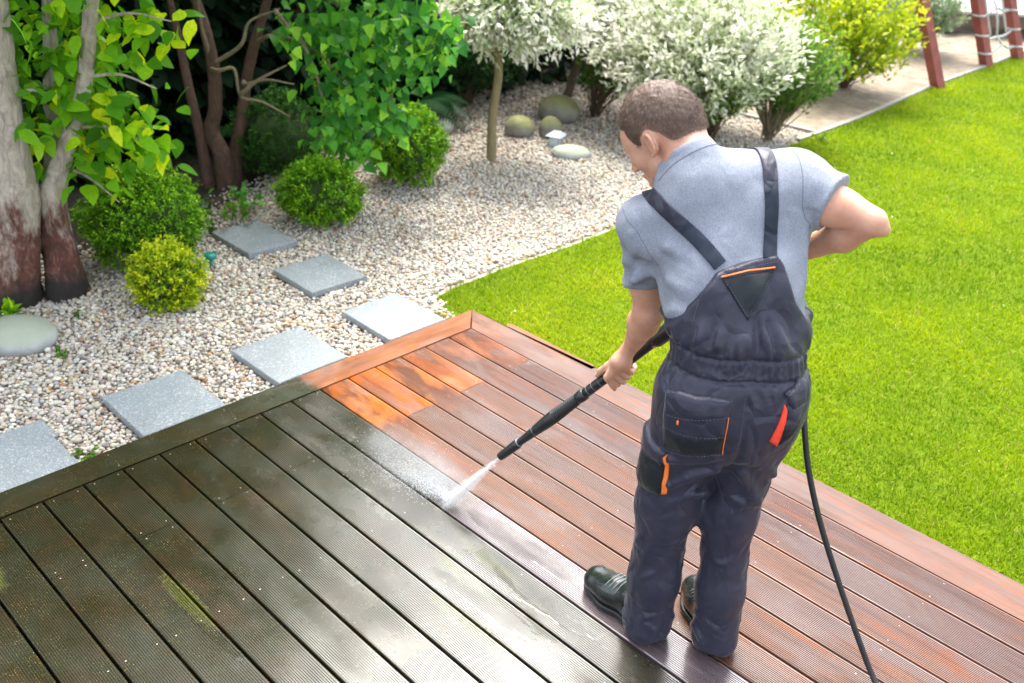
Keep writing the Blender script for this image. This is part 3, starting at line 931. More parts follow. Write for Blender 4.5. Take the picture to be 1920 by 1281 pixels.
tlimb('trunk', [(-1.93, -1.50, -0.20), (-1.90, -1.47, 0.02), (-1.86, -1.42, 0.25), (-1.83, -1.40, 0.45), (-1.80, -1.385, 0.71), (-1.785, -1.37, 1.05), (-1.77, -1.35, 1.36), (-1.75, -1.33, 1.9), (-1.72, -1.25, 2.6), (-1.65, -1.1, 3.4)], [0.160, 0.125, 0.106, 0.098, 0.076, 0.064, 0.056, 0.050, 0.042, 0.03], 1, 22)
tlimb('trunk', [(-1.845, -1.25, -0.18), (-1.835, -1.24, 0.05), (-1.83, -1.245, 0.25), (-1.815, -1.235, 0.43), (-1.775, -1.195, 0.58), (-1.69, -1.11, 0.82), (-1.62, -1.05, 1.06), (-1.56, -0.99, 1.41), (-1.48, -0.90, 1.9), (-1.35, -0.75, 2.6)], [0.125, 0.092, 0.078, 0.066, 0.052, 0.040, 0.036, 0.033, 0.028, 0.015], 2, 18)
tlimb('branch', [(-1.83, -1.235, 0.40), (-1.93, -1.15, 0.60), (-1.92, -1.13, 0.80), (-1.89, -1.10, 1.07), (-1.86, -1.07, 1.4), (-1.9, -0.95, 2.2)], [0.055, 0.048, 0.042, 0.036, 0.03, 0.012], 3, 12)
tlimb('trunk', [(-2.05, -1.62, -0.18), (-2.03, -1.62, 0.15), (-2.02, -1.64, 0.5), (-2.05, -1.72, 1.0), (-2.15, -1.9, 1.9), (-2.3, -2.2, 3.2)], [0.19, 0.15, 0.11, 0.09, 0.07, 0.03], 4, 16)
for i, (p, q) in enumerate((((-1.70, -1.12, 0.80), (-1.45, -0.85, 0.72)), ((-1.62, -1.05, 1.05), (-1.42, -0.80, 1.00)), ((-1.80, -1.38, 0.95), (-1.60, -1.20, 0.98)), ((-1.78, -1.2, 0.6), (-1.62, -0.98, 0.40)), ((-1.88, -1.1, 1.0), (-1.75, -1.05, 0.85)), ((-1.60, -1.0, 1.3), (-1.35, -0.72, 1.32)))):
    p, q = np.array(p), np.array(q)
    tlimb('twig', [p, (p + q) / 2 + [0, 0, 0.04], q], [0.010, 0.007, 0.003], 10 + i, 6)
rs = np.random.default_rng(77)
# hanging sprays of single leaves within sight (centre, spread, count)
SPRAYS = [((-1.62, -1.00, 0.92), 0.12, 38), ((-1.66, -1.05, 0.76), 0.12, 32), ((-1.52, -0.88, 0.80), 0.09, 23), ((-1.50, -0.86, 0.70), 0.08, 27), ((-1.66, -1.03, 0.60), 0.08, 18), ((-1.75, -1.12, 0.98), 0.11, 34), ((-1.80, -1.10, 0.78), 0.12, 29), ((-1.42, -0.78, 1.32), 0.10, 27), ((-1.56, -0.92, 1.25), 0.11, 29), ((-1.72, -1.05, 1.28), 0.13, 32), ((-1.80, -1.32, 0.60), 0.06, 9), ((-1.92, -1.46, 0.88), 0.05, 14)]
places = []
for c, sp, k in SPRAYS:
    for _ in range(k):
        p = np.array(c) + rs.normal(0, sp, 3) * np.array([0.8, 0.8, 0.75])
        d = np.array([rs.normal(0.25, 0.6), rs.normal(-0.05, 0.6), rs.uniform(-0.9, 0.15)])
        u = np.array([rs.normal(0.2, 0.4), rs.normal(-0.4, 0.4), 1.0])
        places.append((p, d, u, rs.uniform(0.068, 0.128), int(rs.choice(8, p=[.08, .10, .12, .14, .16, .15, .14, .11]))))
PROTO_L = leaf_protos((0.60, 0.0), M_LIME, [0.15, 0.3, 0.42, 0.55, 0.66, 0.78, 0.9, 1.0], 'lime_leaf')
leaf_parts(tree, PROTO_L, places)
# further leaves deeper in, behind the stems
bk = rs.normal(size=(420, 3)) * np.array([0.20, 0.20, 0.25]) + np.array([-1.86, -1.04, 1.08])
bd = np.stack([rs.normal(0.2, 0.6, 420), rs.normal(0, 0.6, 420), rs.uniform(-0.9, 0.2, 420)], 1)
cloud_obj('leaves', [leaf_cloud(bk - TB, bd, np.array([0.1, -0.2, 1.0]) + rs.normal(0, 0.4, (420, 3)), rs.uniform(0.06, 0.12, 420), np.clip(rs.normal(0.3, 0.2, 420), 0, 1), LEAF_BIG)], M_LIME, tree)
# crown above the frame: leaves in clumps round the limbs
def crown(root, name, cs, n, leaf, shape, mat, seed, tone=(0.35, 0.2), flat=0.8, clumps=40, parent=None):
    rs = np.random.default_rng(seed)
    out = []
    for (c, r, share) in cs:
        m = int(n * share)
        k = max(4, int(clumps * share))
        cd = unitrows(rs.normal(size=(k, 3))) * rs.uniform(0.45, 1.0, (k, 1))
        cc = np.array(c) + cd * np.array([r, r, r * flat])
        w = rs.integers(0, k, m)
        pos = cc[w] + rs.normal(0, r * 0.22, (m, 3))
        dv = unitrows(pos - np.array(c)) + rs.normal(0, 0.5, (m, 3)) + np.array([0, 0, -0.35])
        up = np.array([0, 0, 1.0]) + rs.normal(0, 0.45, (m, 3))
        tn = np.clip(rs.normal(tone[0], tone[1], m) + 0.15 * (cd[w, 2]), 0, 1)
        out.append(leaf_cloud(pos - np.array(root.location), dv, up, rs.uniform(0.7, 1.25, m) * leaf, tn, shape))
    return cloud_obj(name, out, mat, root)
crown(tree, 'crown', [((-1.75, -1.35, 2.7), 1.15, 0.5), ((-2.3, -2.3, 2.8), 1.0, 0.3), ((-1.4, -0.75, 2.4), 0.75, 0.2)], 2200, 0.14, LEAF_BIG, M_LIME, 5, (0.45, 0.2), 0.8, 46)

# ------------------------------------------------------------------ drooping shrub with twisted stems
M_BARK_R = bark_mat('reddish_peeling_bark', (0.045, 0.022, 0.014, 1), (0.155, 0.085, 0.055, 1), 0.8, 10, 0.6)
M_BARK_P = bark_mat('pale_bare_twig_bark', (0.13, 0.10, 0.06, 1), (0.30, 0.24, 0.15, 1), 0.8, 10, 0.4)
M_LILAC = leaf_mat('mid_green_heart_leaves', [(0.0, (0.025, 0.120, 0.022, 1)), (0.4, (0.058, 0.260, 0.031, 1)), (0.75, (0.146, 0.470, 0.039, 1)), (1.0, (0.395, 0.760, 0.046, 1))], 0.42, 0.38, 0.25)
lil = empty('drooping_shrub', (-2.86, 0.30, -0.12))
tag(lil, 'large drooping shrub with twisted reddish stems and heart-shaped green leaves', 'shrub')
LB = np.array([-2.86, 0.30, -0.12])
def llimb(name, pts, rad, seed, n=10, mat=None): return tlimb(name, pts, rad, seed, n, 0.12, lil, LB, mat or M_BARK_R)
llimb('stem', [(-2.84, 0.30, -0.20), (-2.85, 0.29, 0.09), (-2.90, 0.26, 0.25), (-2.86, 0.28, 0.42), (-2.85, 0.29, 0.67), (-2.87, 0.27, 0.91), (-2.91, 0.23, 1.17), (-2.96, 0.18, 1.6), (-2.7, 0.3, 2.3)], [0.075, 0.060, 0.052, 0.046, 0.042, 0.036, 0.030, 0.02, 0.01], 21, 14)
llimb('stem', [(-2.89, 0.38, -0.20), (-2.87, 0.40, 0.06), (-2.82, 0.44, 0.29), (-2.79, 0.49, 0.59), (-2.72, 0.55, 0.87), (-2.66, 0.61, 1.11), (-2.55, 0.7, 1.6), (-2.3, 0.8, 2.2)], [0.060, 0.048, 0.042, 0.036, 0.032, 0.028, 0.02, 0.01], 22, 14)
llimb('stem', [(-2.93, 0.22, -0.18), (-2.95, 0.20, 0.2), (-2.99, 0.17, 0.55), (-3.02, 0.15, 0.9), (-3.05, 0.1, 1.4)], [0.05, 0.036, 0.03, 0.024, 0.012], 23, 10)
BARE = [[(-2.85, 0.27, 0.68), (-2.66, 0.22, 0.71), (-2.57, 0.28, 0.73), (-2.55, 0.30, 0.56), (-2.45, 0.39, 0.53), (-2.33, 0.52, 0.44)], [(-2.79, 0.47, 0.58), (-2.58, 0.36, 0.62), (-2.47, 0.45, 0.66), (-2.34, 0.57, 0.64)], [(-2.86, 0.28, 0.70), (-2.62, 0.37, 0.86), (-2.57, 0.42, 1.01), (-2.42, 0.55, 1.10)], [(-2.86, 0.28, 0.75), (-2.78, 0.20, 0.95), (-2.74, 0.17, 1.15)], [(-2.55, 0.30, 0.57), (-2.42, 0.36, 0.68), (-2.30, 0.5, 0.78)], [(-2.72, 0.55, 0.85), (-2.5, 0.55, 0.92), (-2.3, 0.7, 0.86), (-2.1, 0.85, 0.62)], [(-2.6, 0.6, 1.2), (-2.2, 0.9, 1.1), (-1.95, 1.05, 0.72), (-1.93, 1.0, 0.42)], [(-2.4, 0.5, 1.1), (-2.2, 0.6, 0.85), (-2.12, 0.66, 0.45), (-2.10, 0.62, 0.18)], [(-2.3, 0.8, 1.5), (-1.9, 1.15, 1.35), (-1.65, 1.3, 1.0)]]
for i, b in enumerate(BARE):
    llimb('branch', b, [0.016, 0.012, 0.009, 0.005], 30 + i, 7, M_BARK_P)
rs = np.random.default_rng(91)
DROOP = [((-2.20, 0.72, 1.05), 0.15, 79), ((-1.98, 0.95, 1.08), 0.15, 90), ((-1.74, 1.15, 1.08), 0.13, 82), ((-2.15, 0.76, 0.80), 0.15, 79), ((-1.92, 0.98, 0.82), 0.14, 93), ((-1.72, 1.14, 0.86), 0.10, 61), ((-2.12, 0.76, 0.55), 0.12, 72), ((-1.96, 0.90, 0.55), 0.11, 72), ((-1.88, 1.00, 0.44), 0.09, 46), ((-2.12, 0.72, 0.32), 0.10, 64), ((-2.02, 0.80, 0.24), 0.08, 43), ((-2.13, 0.66, 0.12), 0.07, 36), ((-2.32, 0.62, 0.95), 0.10, 43), ((-1.62, 1.22, 0.98), 0.08, 32)]
places, extra = [], []
for c, sp, k in DROOP:
    for i in range(k):
        p = np.array(c) + rs.normal(0, sp, 3) * np.array([0.85, 0.85, 0.8])
        d = np.array([rs.normal(0.22, 0.5), rs.normal(-0.12, 0.5), rs.uniform(-1.0, -0.05)])
        u = np.array([rs.normal(0.3, 0.4), rs.normal(-0.4, 0.4), 1.0])
        s = rs.uniform(0.058, 0.100)
        (places if (len(places) < 296 and i % 5 < 2) else extra).append((p, d, u, s, int(rs.integers(0, 8))))
PROTO_H = leaf_protos((0.68, 0.8), M_LILAC, [0.15, 0.28, 0.4, 0.5, 0.6, 0.7, 0.82, 1.0], 'heart_leaf')
leaf_parts(lil, PROTO_H, places)
cl = leaf_cloud(np.array([e[0] for e in extra]) - LB, np.array([e[1] for e in extra]), np.array([e[2] for e in extra]), np.array([e[3] for e in extra]), np.array([[0.15, 0.28, 0.4, 0.5, 0.6, 0.7, 0.82, 0.95][e[4]] for e in extra]), LEAF_HEART)
cloud_obj('leaves', [cl], M_LILAC, lil)
crown(lil, 'crown', [((-2.45, 0.55, 1.95), 0.75, 0.6), ((-2.0, 1.0, 1.55), 0.45, 0.4)], 1100, 0.095, LEAF_HEART, M_LILAC, 6, (0.45, 0.2), 0.7, 40)

# ------------------------------------------------------------------ shrubs made of arching sprays
def spray_shrub(root, origin, tips_c, tips_r, nt, per, leaf, mat, twig_mat, seed, shape=LEAF_NARROW, tone_tip=0.95, tone_in=0.25, droop=0.25, start=0.35, twigs=60, lower=None):
    rs = np.random.default_rng(seed)
    o = np.asarray(origin, float); base = np.array(root.location)
    d = unitrows(rs.normal(size=(nt, 3))); d[:, 2] = np.abs(d[:, 2]) * rs.choice([1, 0.5, -0.6], nt)
    tips = np.asarray(tips_c) + d * np.asarray(tips_r) * rs.uniform(0.62, 1.05, (nt, 1))
    if lower is not None: tips[:, 2] = np.maximum(tips[:, 2], lower + rs.uniform(0, 0.1, nt))
    src = o + rs.normal(0, 0.02, (nt, 3))
    ctrl = (src + tips) / 2 + np.array([0, 0, 1.0]) * (np.linalg.norm(tips - src, axis=1) * droop)[:, None] + rs.normal(0, 0.04, (nt, 3))
    t = start + (1 - start) * rs.random((nt, per)) ** 0.75
    B = ((1 - t) ** 2)[..., None] * src[:, None] + (2 * t * (1 - t))[..., None] * ctrl[:, None] + (t ** 2)[..., None] * tips[:, None]
    T = 2 * (1 - t)[..., None] * (ctrl - src)[:, None] + 2 * t[..., None] * (tips - ctrl)[:, None]
    k = nt * per
    pos = B.reshape(-1, 3) + rs.normal(0, leaf * 0.35, (k, 3)); T = unitrows(T.reshape(-1, 3))
    dv = T * 0.7 + rs.normal(0, 0.55, (k, 3)) + np.array([0, 0, 0.15])
    up = np.array([0, 0, 1.0]) + rs.normal(0, 0.5, (k, 3))
    tt = t.ravel()
    tone = np.clip(tone_in + (tone_tip - tone_in) * ((tt - start) / (1 - start)) ** 1.6 + rs.normal(0, 0.17, k), 0, 1)
    cloud_obj('foliage', [leaf_cloud(pos - base, dv, up, rs.uniform(0.65, 1.3, k) * leaf, tone, shape)], mat, root)
    parts = []
    for i in range(min(twigs, nt)):
        s = np.linspace(0, 1, 7)[:, None]
        P = (1 - s) ** 2 * src[i] + 2 * s * (1 - s) * ctrl[i] + s ** 2 * tips[i]
        parts.append(tube_geo(P - base, np.linspace(0.006, 0.0015, 7), 5))
    V, F = join_geo(parts)
    tw = link('twigs', np_mesh('twigs', V, F, twig_mat), root); tw['kind'] = 'stuff'

M_WILLOW = leaf_mat('white_variegated_willow_leaves', [(0.0, (0.066, 0.138, 0.023, 1)), (0.35, (0.187, 0.303, 0.069, 1)), (0.6, (0.462, 0.550, 0.276, 1)), (0.85, (0.770, 0.792, 0.632, 1)), (1.0, (0.850, 0.814, 0.736, 1))], 0.35, 0.5)
M_BARK_W = bark_mat('smooth_olive_bark', (0.135, 0.105, 0.050, 1), (0.27, 0.22, 0.115, 1), 0.75, 5, 0.3)
M_BARK_B = bark_mat('brown_shrub_bark', (0.055, 0.035, 0.022, 1), (0.16, 0.11, 0.075, 1), 0.8, 9, 0.4)
w1 = empty('willow_standard', (-2.12, 2.17, -0.12))
tag(w1, 'white-leaved willow grafted on one straight olive stem in the open gravel', 'tree', 'white-leaved willows on stems')
tlimb('trunk', [(-2.12, 2.17, -0.16), (-2.125, 2.165, 0.22), (-2.10, 2.185, 0.54), (-2.12, 2.17, 0.81), (-2.11, 2.18, 1.02)], [0.040, 0.036, 0.034, 0.036, 0.042], 51, 12, 0.05, w1, np.array([-2.12, 2.17, -0.12]), M_BARK_W)
spray_shrub(w1, (-2.11, 2.18, 0.98), (-2.00, 2.28, 0.92), (0.60, 0.60, 0.42), 760, 20, 0.058, M_WILLOW, M_TWIG, 52, LEAF_WILLOW, tone_in=0.42, tone_tip=1.0, droop=0.32, lower=0.54)
w2 = empty('willow_standard', (-2.87, 3.81, -0.12))
tag(w2, 'white-leaved willow on a leaning grey stem behind the mossy boulders', 'tree', 'white-leaved willows on stems')
tlimb('trunk', [(-2.87, 3.81, -0.16), (-2.82, 3.86, 0.17), (-2.77, 3.91, 0.46), (-2.73, 3.94, 0.74)], [0.042, 0.038, 0.034, 0.036], 53, 12, 0.05, w2, np.array([-2.87, 3.81, -0.12]), M_BARK_B)
spray_shrub(w2, (-2.73, 3.94, 0.72), (-2.55, 3.85, 0.80), (0.72, 0.72, 0.48), 800, 20, 0.060, M_WILLOW, M_TWIG, 54, LEAF_WILLOW, tone_in=0.42, tone_tip=1.0, droop=0.3, lower=0.36)
w3 = empty('willow_shrub', (-1.42, 4.02, -0.12))
tag(w3, 'wide white-leaved willow shrub with many stems beyond the head of the man', 'shrub')
spray_shrub(w3, (-1.42, 4.02, -0.08), (-1.58, 3.90, 0.62), (0.92, 0.92, 0.76), 1600, 24, 0.060, M_WILLOW, M_TWIG, 55, LEAF_WILLOW, tone_in=0.38, tone_tip=1.0, droop=0.16, start=0.34, twigs=120, lower=0.12)
rs = np.random.default_rng(3)
for i in range(9):
    a = rs.uniform(0, 6.28); e = rs.uniform(0.12, 0.34)
    b0 = np.array([-1.42, 4.02, -0.15]) + np.array([math.cos(a), math.sin(a), 0]) * 0.05
    tlimb('stem', [b0, b0 + np.array([math.cos(a) * e * 0.4, math.sin(a) * e * 0.4, 0.35]), b0 + np.array([math.cos(a) * e * 1.2, math.sin(a) * e * 1.2, 0.95])], [0.016, 0.012, 0.007], 60 + i, 7, 0.08, w3, np.array([-1.42, 4.02, -0.12]), M_BARK_B)
w4 = empty('leafy_shrub', (-1.08, 4.44, -0.12))
tag(w4, 'thin green shrub with bare fanned stems at the corner of the gravel bed', 'shrub')
M_GREEN = leaf_mat('fresh_green_leaves', [(0.0, (0.030, 0.095, 0.012, 1)), (0.5, (0.085, 0.215, 0.020, 1)), (1.0, (0.24, 0.40, 0.04, 1))], 0.45)
spray_shrub(w4, (-1.08, 4.44, -0.08), (-1.05, 4.48, 0.55), (0.52, 0.52, 0.50), 190, 22, 0.046, M_GREEN, M_BARK_P, 56, LEAF_SMALL, 0.8, 0.3, 0.06, 0.5, 110, 0.12)
w5 = empty('yellow_green_shrub', (-1.62, 6.75, -0.12))
tag(w5, 'bright yellow-green shrub growing in the pale sand', 'shrub')
M_YEL = leaf_mat('yellow_green_leaves', [(0.0, (0.085, 0.175, 0.008, 1)), (0.5, (0.24, 0.36, 0.010, 1)), (1.0, (0.52, 0.54, 0.02, 1))], 0.5)
spray_shrub(w5, (-1.62, 6.75, -0.08), (-1.68, 6.45, 0.55), (0.95, 0.95, 0.78), 460, 15, 0.066, M_YEL, M_TWIG, 57, LEAF_SMALL, 0.9, 0.35, 0.10, 0.35, 60, 0.12)
tlimb('stem', [(-1.62, 6.75, -0.15), (-1.58, 6.72, 0.2), (-1.52, 6.72, 0.75)], [0.045, 0.04, 0.028], 58, 8, 0.08, w5, np.array([-1.62, 6.75, -0.12]), simple_mat('dark_red_stem', (0.10, 0.03, 0.022, 1), 0.7))
w6 = empty('grey_green_shrub', (-2.15, 9.35, -0.12))
tag(w6, 'pale grey-green bush behind the nearest red post', 'shrub')
M_GREYG = leaf_mat('grey_green_leaves', [(0.0, (0.09, 0.15, 0.07, 1)), (0.5, (0.22, 0.32, 0.17, 1)), (1.0, (0.42, 0.50, 0.32, 1))], 0.35)
spray_shrub(w6, (-2.15, 9.35, -0.08), (-2.1, 9.3, 0.42), (0.60, 0.60, 0.55), 300, 20, 0.055, M_GREYG, M_TWIG, 59, LEAF_SMALL, 0.9, 0.3, 0.08, 0.3, 40, 0.02)
w7 = empty('leafy_shrub', (-3.35, 3.05, -0.12))
tag(w7, 'low dark-leaved shrub in the shade behind the straight willow stem', 'shrub')
M_DGREEN = leaf_mat('dark_green_leaves', [(0.0, (0.008, 0.030, 0.008, 1)), (0.5, (0.018, 0.060, 0.012, 1)), (1.0, (0.045, 0.12, 0.025, 1))], 0.3, 0.35)
spray_shrub(w7, (-3.35, 3.05, -0.08), (-3.4, 3.1, 0.35), (0.55, 0.55, 0.45), 160, 18, 0.055, M_DGREEN, M_TWIG, 61, LEAF_SMALL, 0.8, 0.2, 0.1, 0.3, 40, 0.05)
w8 = empty('leafy_shrub', (-2.25, 3.62, -0.12))
tag(w8, 'small bare-stemmed bush between the two willow stems and the wide willow', 'shrub')
spray_shrub(w8, (-2.45, 3.75, -0.08), (-2.35, 3.8, 0.30), (0.30, 0.30, 0.32), 60, 14, 0.045, M_GREEN, M_TWIG, 62, LEAF_SMALL, 0.7, 0.2, 0.05, 0.5, 60, 0.1)

# ------------------------------------------------------------------ ferns
M_FERN = leaf_mat('fern_fronds', [(0.0, (0.008, 0.040, 0.012, 1)), (0.5, (0.018, 0.080, 0.020, 1)), (1.0, (0.045, 0.155, 0.030, 1))], 0.4, 0.5)
def fern(c, label, n, L, seed, az0=None):
    rs = np.random.default_rng(seed)
    root = empty('fern', (c[0], c[1], -0.122)); tag(root, label, 'fern', 'ferns in the shade')
    for i in range(n):
        a = (az0 + rs.uniform(-1.1, 1.1)) if az0 is not None else rs.uniform(0, 6.28)
        l = L * rs.uniform(0.75, 1.1); e = rs.uniform(0.7, 1.15)
        s = np.linspace(0, 1, 26)
        hor = l * s * math.cos(e * 0.75); z = l * (math.sin(e) * s * 1.15 - 0.85 * s ** 2)
        P = np.stack([math.cos(a) * hor, math.sin(a) * hor, z + 0.03], 1)
        T = unitrows(np.gradient(P, axis=0)); S = unitrows(np.cross(T, np.array([0, 0, 1.0])))
        pos, dv, sz = [], [], []
        for k in range(3, 26):
            w = l * 0.24 * math.sin(math.pi * min(1, (k / 26) ** 0.8 * 0.97 + 0.03)) + 0.012
            for sg in (-1, 1):
                pos.append(P[k]); dv.append(S[k] * sg + T[k] * 0.45 + np.array([0, 0, -0.12])); sz.append(w)
        m = len(pos)
        shape = (np.array([(0, 0.045, 0), (0.5, 0.075, 0.01), (1, 0, -0.12), (0.5, -0.075, 0.01), (0, -0.045, 0)]), np.array([(0, 3, 1), (0, 4, 3), (1, 3, 2)]))
        V, F, Tn = leaf_cloud(np.array(pos), np.array(dv), np.tile([0, 0, 1.0], (m, 1)), np.array(sz), np.clip(rs.normal(0.45, 0.15) + rs.normal(0, 0.08, m), 0, 1), shape)
        Vt, Ft = tube_geo(P, np.linspace(0.005, 0.0015, 26), 4)
        tri = np.concatenate([np.stack([Ft[0][:, 0], Ft[0][:, 1], Ft[0][:, 2]], 1), np.stack([Ft[0][:, 0], Ft[0][:, 2], Ft[0][:, 3]], 1), Ft[1]])
        link('frond', np_mesh('frond', np.concatenate([V, Vt]), np.concatenate([F, tri + len(V)]), M_FERN, True, {'tone': np.concatenate([Tn, np.full(len(Vt), 0.3)])}), root)
fern((-3.35, 2.35), 'dark fern spilling beside the straight willow stem', 9, 0.75, 1, 0.2)
fern((-3.0, 1.55), 'fern behind the box ball that stands out in the gravel', 8, 0.70, 2, 0.5)
fern((-3.75, -0.05), 'fern in the deep shade to one side of the twisted stems', 8, 0.65, 3)
fern((-3.3, 0.85), 'fern in deep shade behind the darker box ball', 8, 0.6, 4)

# ------------------------------------------------------------------ dark evergreens at the back of the garden
M_EVER = leaf_mat('evergreen_sprays', [(0.0, (0.004, 0.014, 0.005, 1)), (0.5, (0.009, 0.030, 0.009, 1)), (1.0, (0.020, 0.060, 0.014, 1))], 0.2, 0.5)
def evergreen(c, h, r, n, seed, label):
    root = empty('evergreen_tree', (c[0], c[1], -0.14)); tag(root, label, 'tree', 'dark evergreens at the back of the garden')
    V, F = limb_geo([(0, 0, -0.05), (0.02, 0, h * 0.4), (0, 0.02, h * 0.95)], [0.12, 0.09, 0.015], 10, seed)
    link('trunk', np_mesh('trunk', V, F, M_BARK_B), root)
    rs = np.random.default_rng(seed)
    z = rs.random(n) ** 1.15
    a = rs.uniform(0, 6.28, n)
    lump = 1 + 0.22 * np.sin(a * 3 + z * 9 + seed) * np.sin(a * 5 - z * 14)
    rr = r * (1 - 0.62 * z ** 2.2) * lump * np.sqrt(rs.uniform(0.35, 1.0, n))
    pos = np.stack([np.cos(a) * rr, np.sin(a) * rr, 0.02 + z * h * 0.98], 1)
    dv = np.stack([np.cos(a), np.sin(a), rs.uniform(-0.7, 0.3, n)], 1) + rs.normal(0, 0.35, (n, 3))
    up = np.array([0, 0, 1.0]) + rs.normal(0, 0.5, (n, 3))
    tn = np.clip(rs.normal(0.4, 0.2, n), 0, 1)
    cloud_obj('crown', [leaf_cloud(pos, dv, up, rs.uniform(0.10, 0.20, n) * (0.7 + 0.25 * h / 4), tn, LEAF_BIG)], M_EVER, root)
EVER = [((-4.75, -0.9), 8.0, 1.25, 'dark evergreen directly behind the big tree trunk'),
        ((-4.7, 0.65), 7.2, 1.25, 'dark evergreen behind the twisted stems'),
        ((-4.65, 2.1), 4.6, 1.15, 'dark evergreen behind the fern and the straight willow stem'),
        ((-4.5, 3.6), 3.6, 1.05, 'dark evergreen behind the leaning willow stem'),
        ((-4.2, 5.0), 3.0, 1.0, 'dark evergreen behind the wide willow shrub'),
        ((-4.2, -2.6), 8.0, 1.3, 'dark evergreen at the left picture edge behind the pale trunk')]
for i, (c, h, r, lb) in enumerate(EVER):
    evergreen(c, h, r, int(1000 * h + 1500), 70 + i, lb)

hd = empty('hedge', (-6.2, 1.0, -0.14))
tag(hd, 'tall dark evergreen hedge closing the back of the garden behind the other evergreens', 'hedge')
V, F = box_geo(-0.35, 0.35, -7.5, 5.5, 0.0, 2.9, 0.15)
link('twig_core', np_mesh('twig_core', V, F, simple_mat('dark_hedge_twigs', (0.006, 0.010, 0.005, 1), 0.9), False), hd)
rs = np.random.default_rng(15)
n = 9000
pos = np.stack([rs.uniform(0.30, 0.60, n), rs.uniform(-7.5, 5.5, n), rs.uniform(0, 3.1, n)], 1)
cloud_obj('foliage', [leaf_cloud(pos, np.stack([rs.uniform(0.2, 1, n), rs.normal(0, 0.6, n), rs.normal(-0.2, 0.5, n)], 1), np.array([0.3, 0, 1.0]) + rs.normal(0, 0.4, (n, 3)), rs.uniform(0.10, 0.19, n), np.clip(rs.normal(0.4, 0.2, n), 0, 1), LEAF_BIG)], M_EVER, hd)

# ------------------------------------------------------------------ low leafy growth and weeds
def weed(name, c, n, L, leaf, seed, label, mat=None, cat='plant', group=None):
    rs = np.random.default_rng(seed)
    root = empty(name, (c[0], c[1], -0.12)); tag(root, label, cat, group)
    for i in range(n):
        a = rs.uniform(0, 6.28); l = L * rs.uniform(0.6, 1.1); e = rs.uniform(0.2, 0.8)
        off = rs.normal(0, L * 0.22, 2)
        s = np.linspace(0, 1, 6)
        P = np.stack([off[0] + math.cos(a) * l * s * e, off[1] + math.sin(a) * l * s * e, l * s * (1 - 0.3 * s)], 1)
        V, F = tube_geo(P, np.linspace(0.003, 0.001, 6), 4)
        k = max(3, int(7 * l / L))
        q = rs.uniform(0.25, 1, k)
        pos = np.stack([np.interp(q, s, P[:, j]) for j in range(3)], 1)
        dv = rs.normal(0, 0.7, (k, 3)) + np.array([math.cos(a), math.sin(a), 0.1])
        Vl, Fl, Tl = leaf_cloud(pos, dv, np.array([0, 0, 1.0]) + rs.normal(0, 0.3, (k, 3)), rs.uniform(0.7, 1.2, k) * leaf, np.clip(rs.normal(0.55, 0.2, k), 0, 1), LEAF_BIG)
        tri = np.concatenate([np.stack([F[0][:, 0], F[0][:, 1], F[0][:, 2]], 1), np.stack([F[0][:, 0], F[0][:, 2], F[0][:, 3]], 1), F[1]])
        link('sprig', np_mesh('sprig', np.concatenate([Vl, V]), np.concatenate([Fl, tri + len(Vl)]), mat or M_GREEN, True, {'tone': np.concatenate([Tl, np.full(len(V), 0.3)])}), root)
weed('leafy_plant', (-2.12, -0.10), 12, 0.30, 0.065, 81, 'knee-high leafy plant between the largest box ball and the farthest slab')
weed('leafy_plant', (-2.45, -0.40), 12, 0.32, 0.065, 82, 'leafy plant in the shade behind the largest box ball', M_LILAC)
weed('leafy_plant', (-2.35, 0.15), 8, 0.22, 0.055, 83, 'low leafy plant at the foot of the twisted stems', M_LILAC)
weed('leafy_plant', (-1.66, -1.62), 7, 0.15, 0.060, 84, 'lime shoots at the foot of the big tree trunk', M_LIME)
weed('weed', (-0.315, -1.81), 7, 0.065, 0.028, 85, 'green weed between the two slabs beside the dark border board', None, 'weed', 'weeds in the gravel')
weed('weed', (-1.17, -1.545), 5, 0.055, 0.022, 86, 'green weed in the gravel beside the flat pale stone', None, 'weed', 'weeds in the gravel')
weed('weed', (-1.52, -1.32), 4, 0.045, 0.020, 87, 'tiny weed in the gravel in front of the red tree foot', None, 'weed', 'weeds in the gravel')
weed('weed', (-0.80, 4.83), 6, 0.10, 0.035, 88, 'small green weed at the lawn corner of the gravel bed', None, 'weed', 'weeds in the gravel')

# dead leaves and bits of bark lying on the gravel under the shrubs
rs = np.random.default_rng(8)
n = 1500
px = rs.uniform(-4.4, -0.9, n); py = rs.uniform(-1.2, 4.7, n)
kp = (rs.random(n) < np.clip((-px - 1.2) / 1.8, 0.05, 1)) & ~in_slab(px, py) & (px < np.where(py < 0.25, -0.5, edge_x(py) - 0.1))
px, py = px[kp], py[kp]; n = len(px)
pos = np.stack([px, py, np.full(n, -0.094) + rs.uniform(0, 0.008, n)], 1)
dv = np.stack([rs.normal(size=n), rs.normal(size=n), rs.normal(0, 0.2, n)], 1)
M_LITTER = leaf_mat('dead_leaves', [(0.0, (0.055, 0.022, 0.012, 1)), (0.5, (0.16, 0.065, 0.025, 1)), (0.9, (0.36, 0.17, 0.04, 1)), (1.0, (0.52, 0.36, 0.06, 1))], 0.1, 0.7)
ob = cloud_obj('leaf_litter', [leaf_cloud(pos, dv, np.array([0, 0, 1.0]) + rs.normal(0, 0.25, (n, 3)), rs.uniform(0.016, 0.042, n), rs.random(n), LEAF_SMALL)], M_LITTER, None)
tag(ob, 'brown and yellow dead leaves scattered over the gravel', 'leaf litter', kind='stuff')
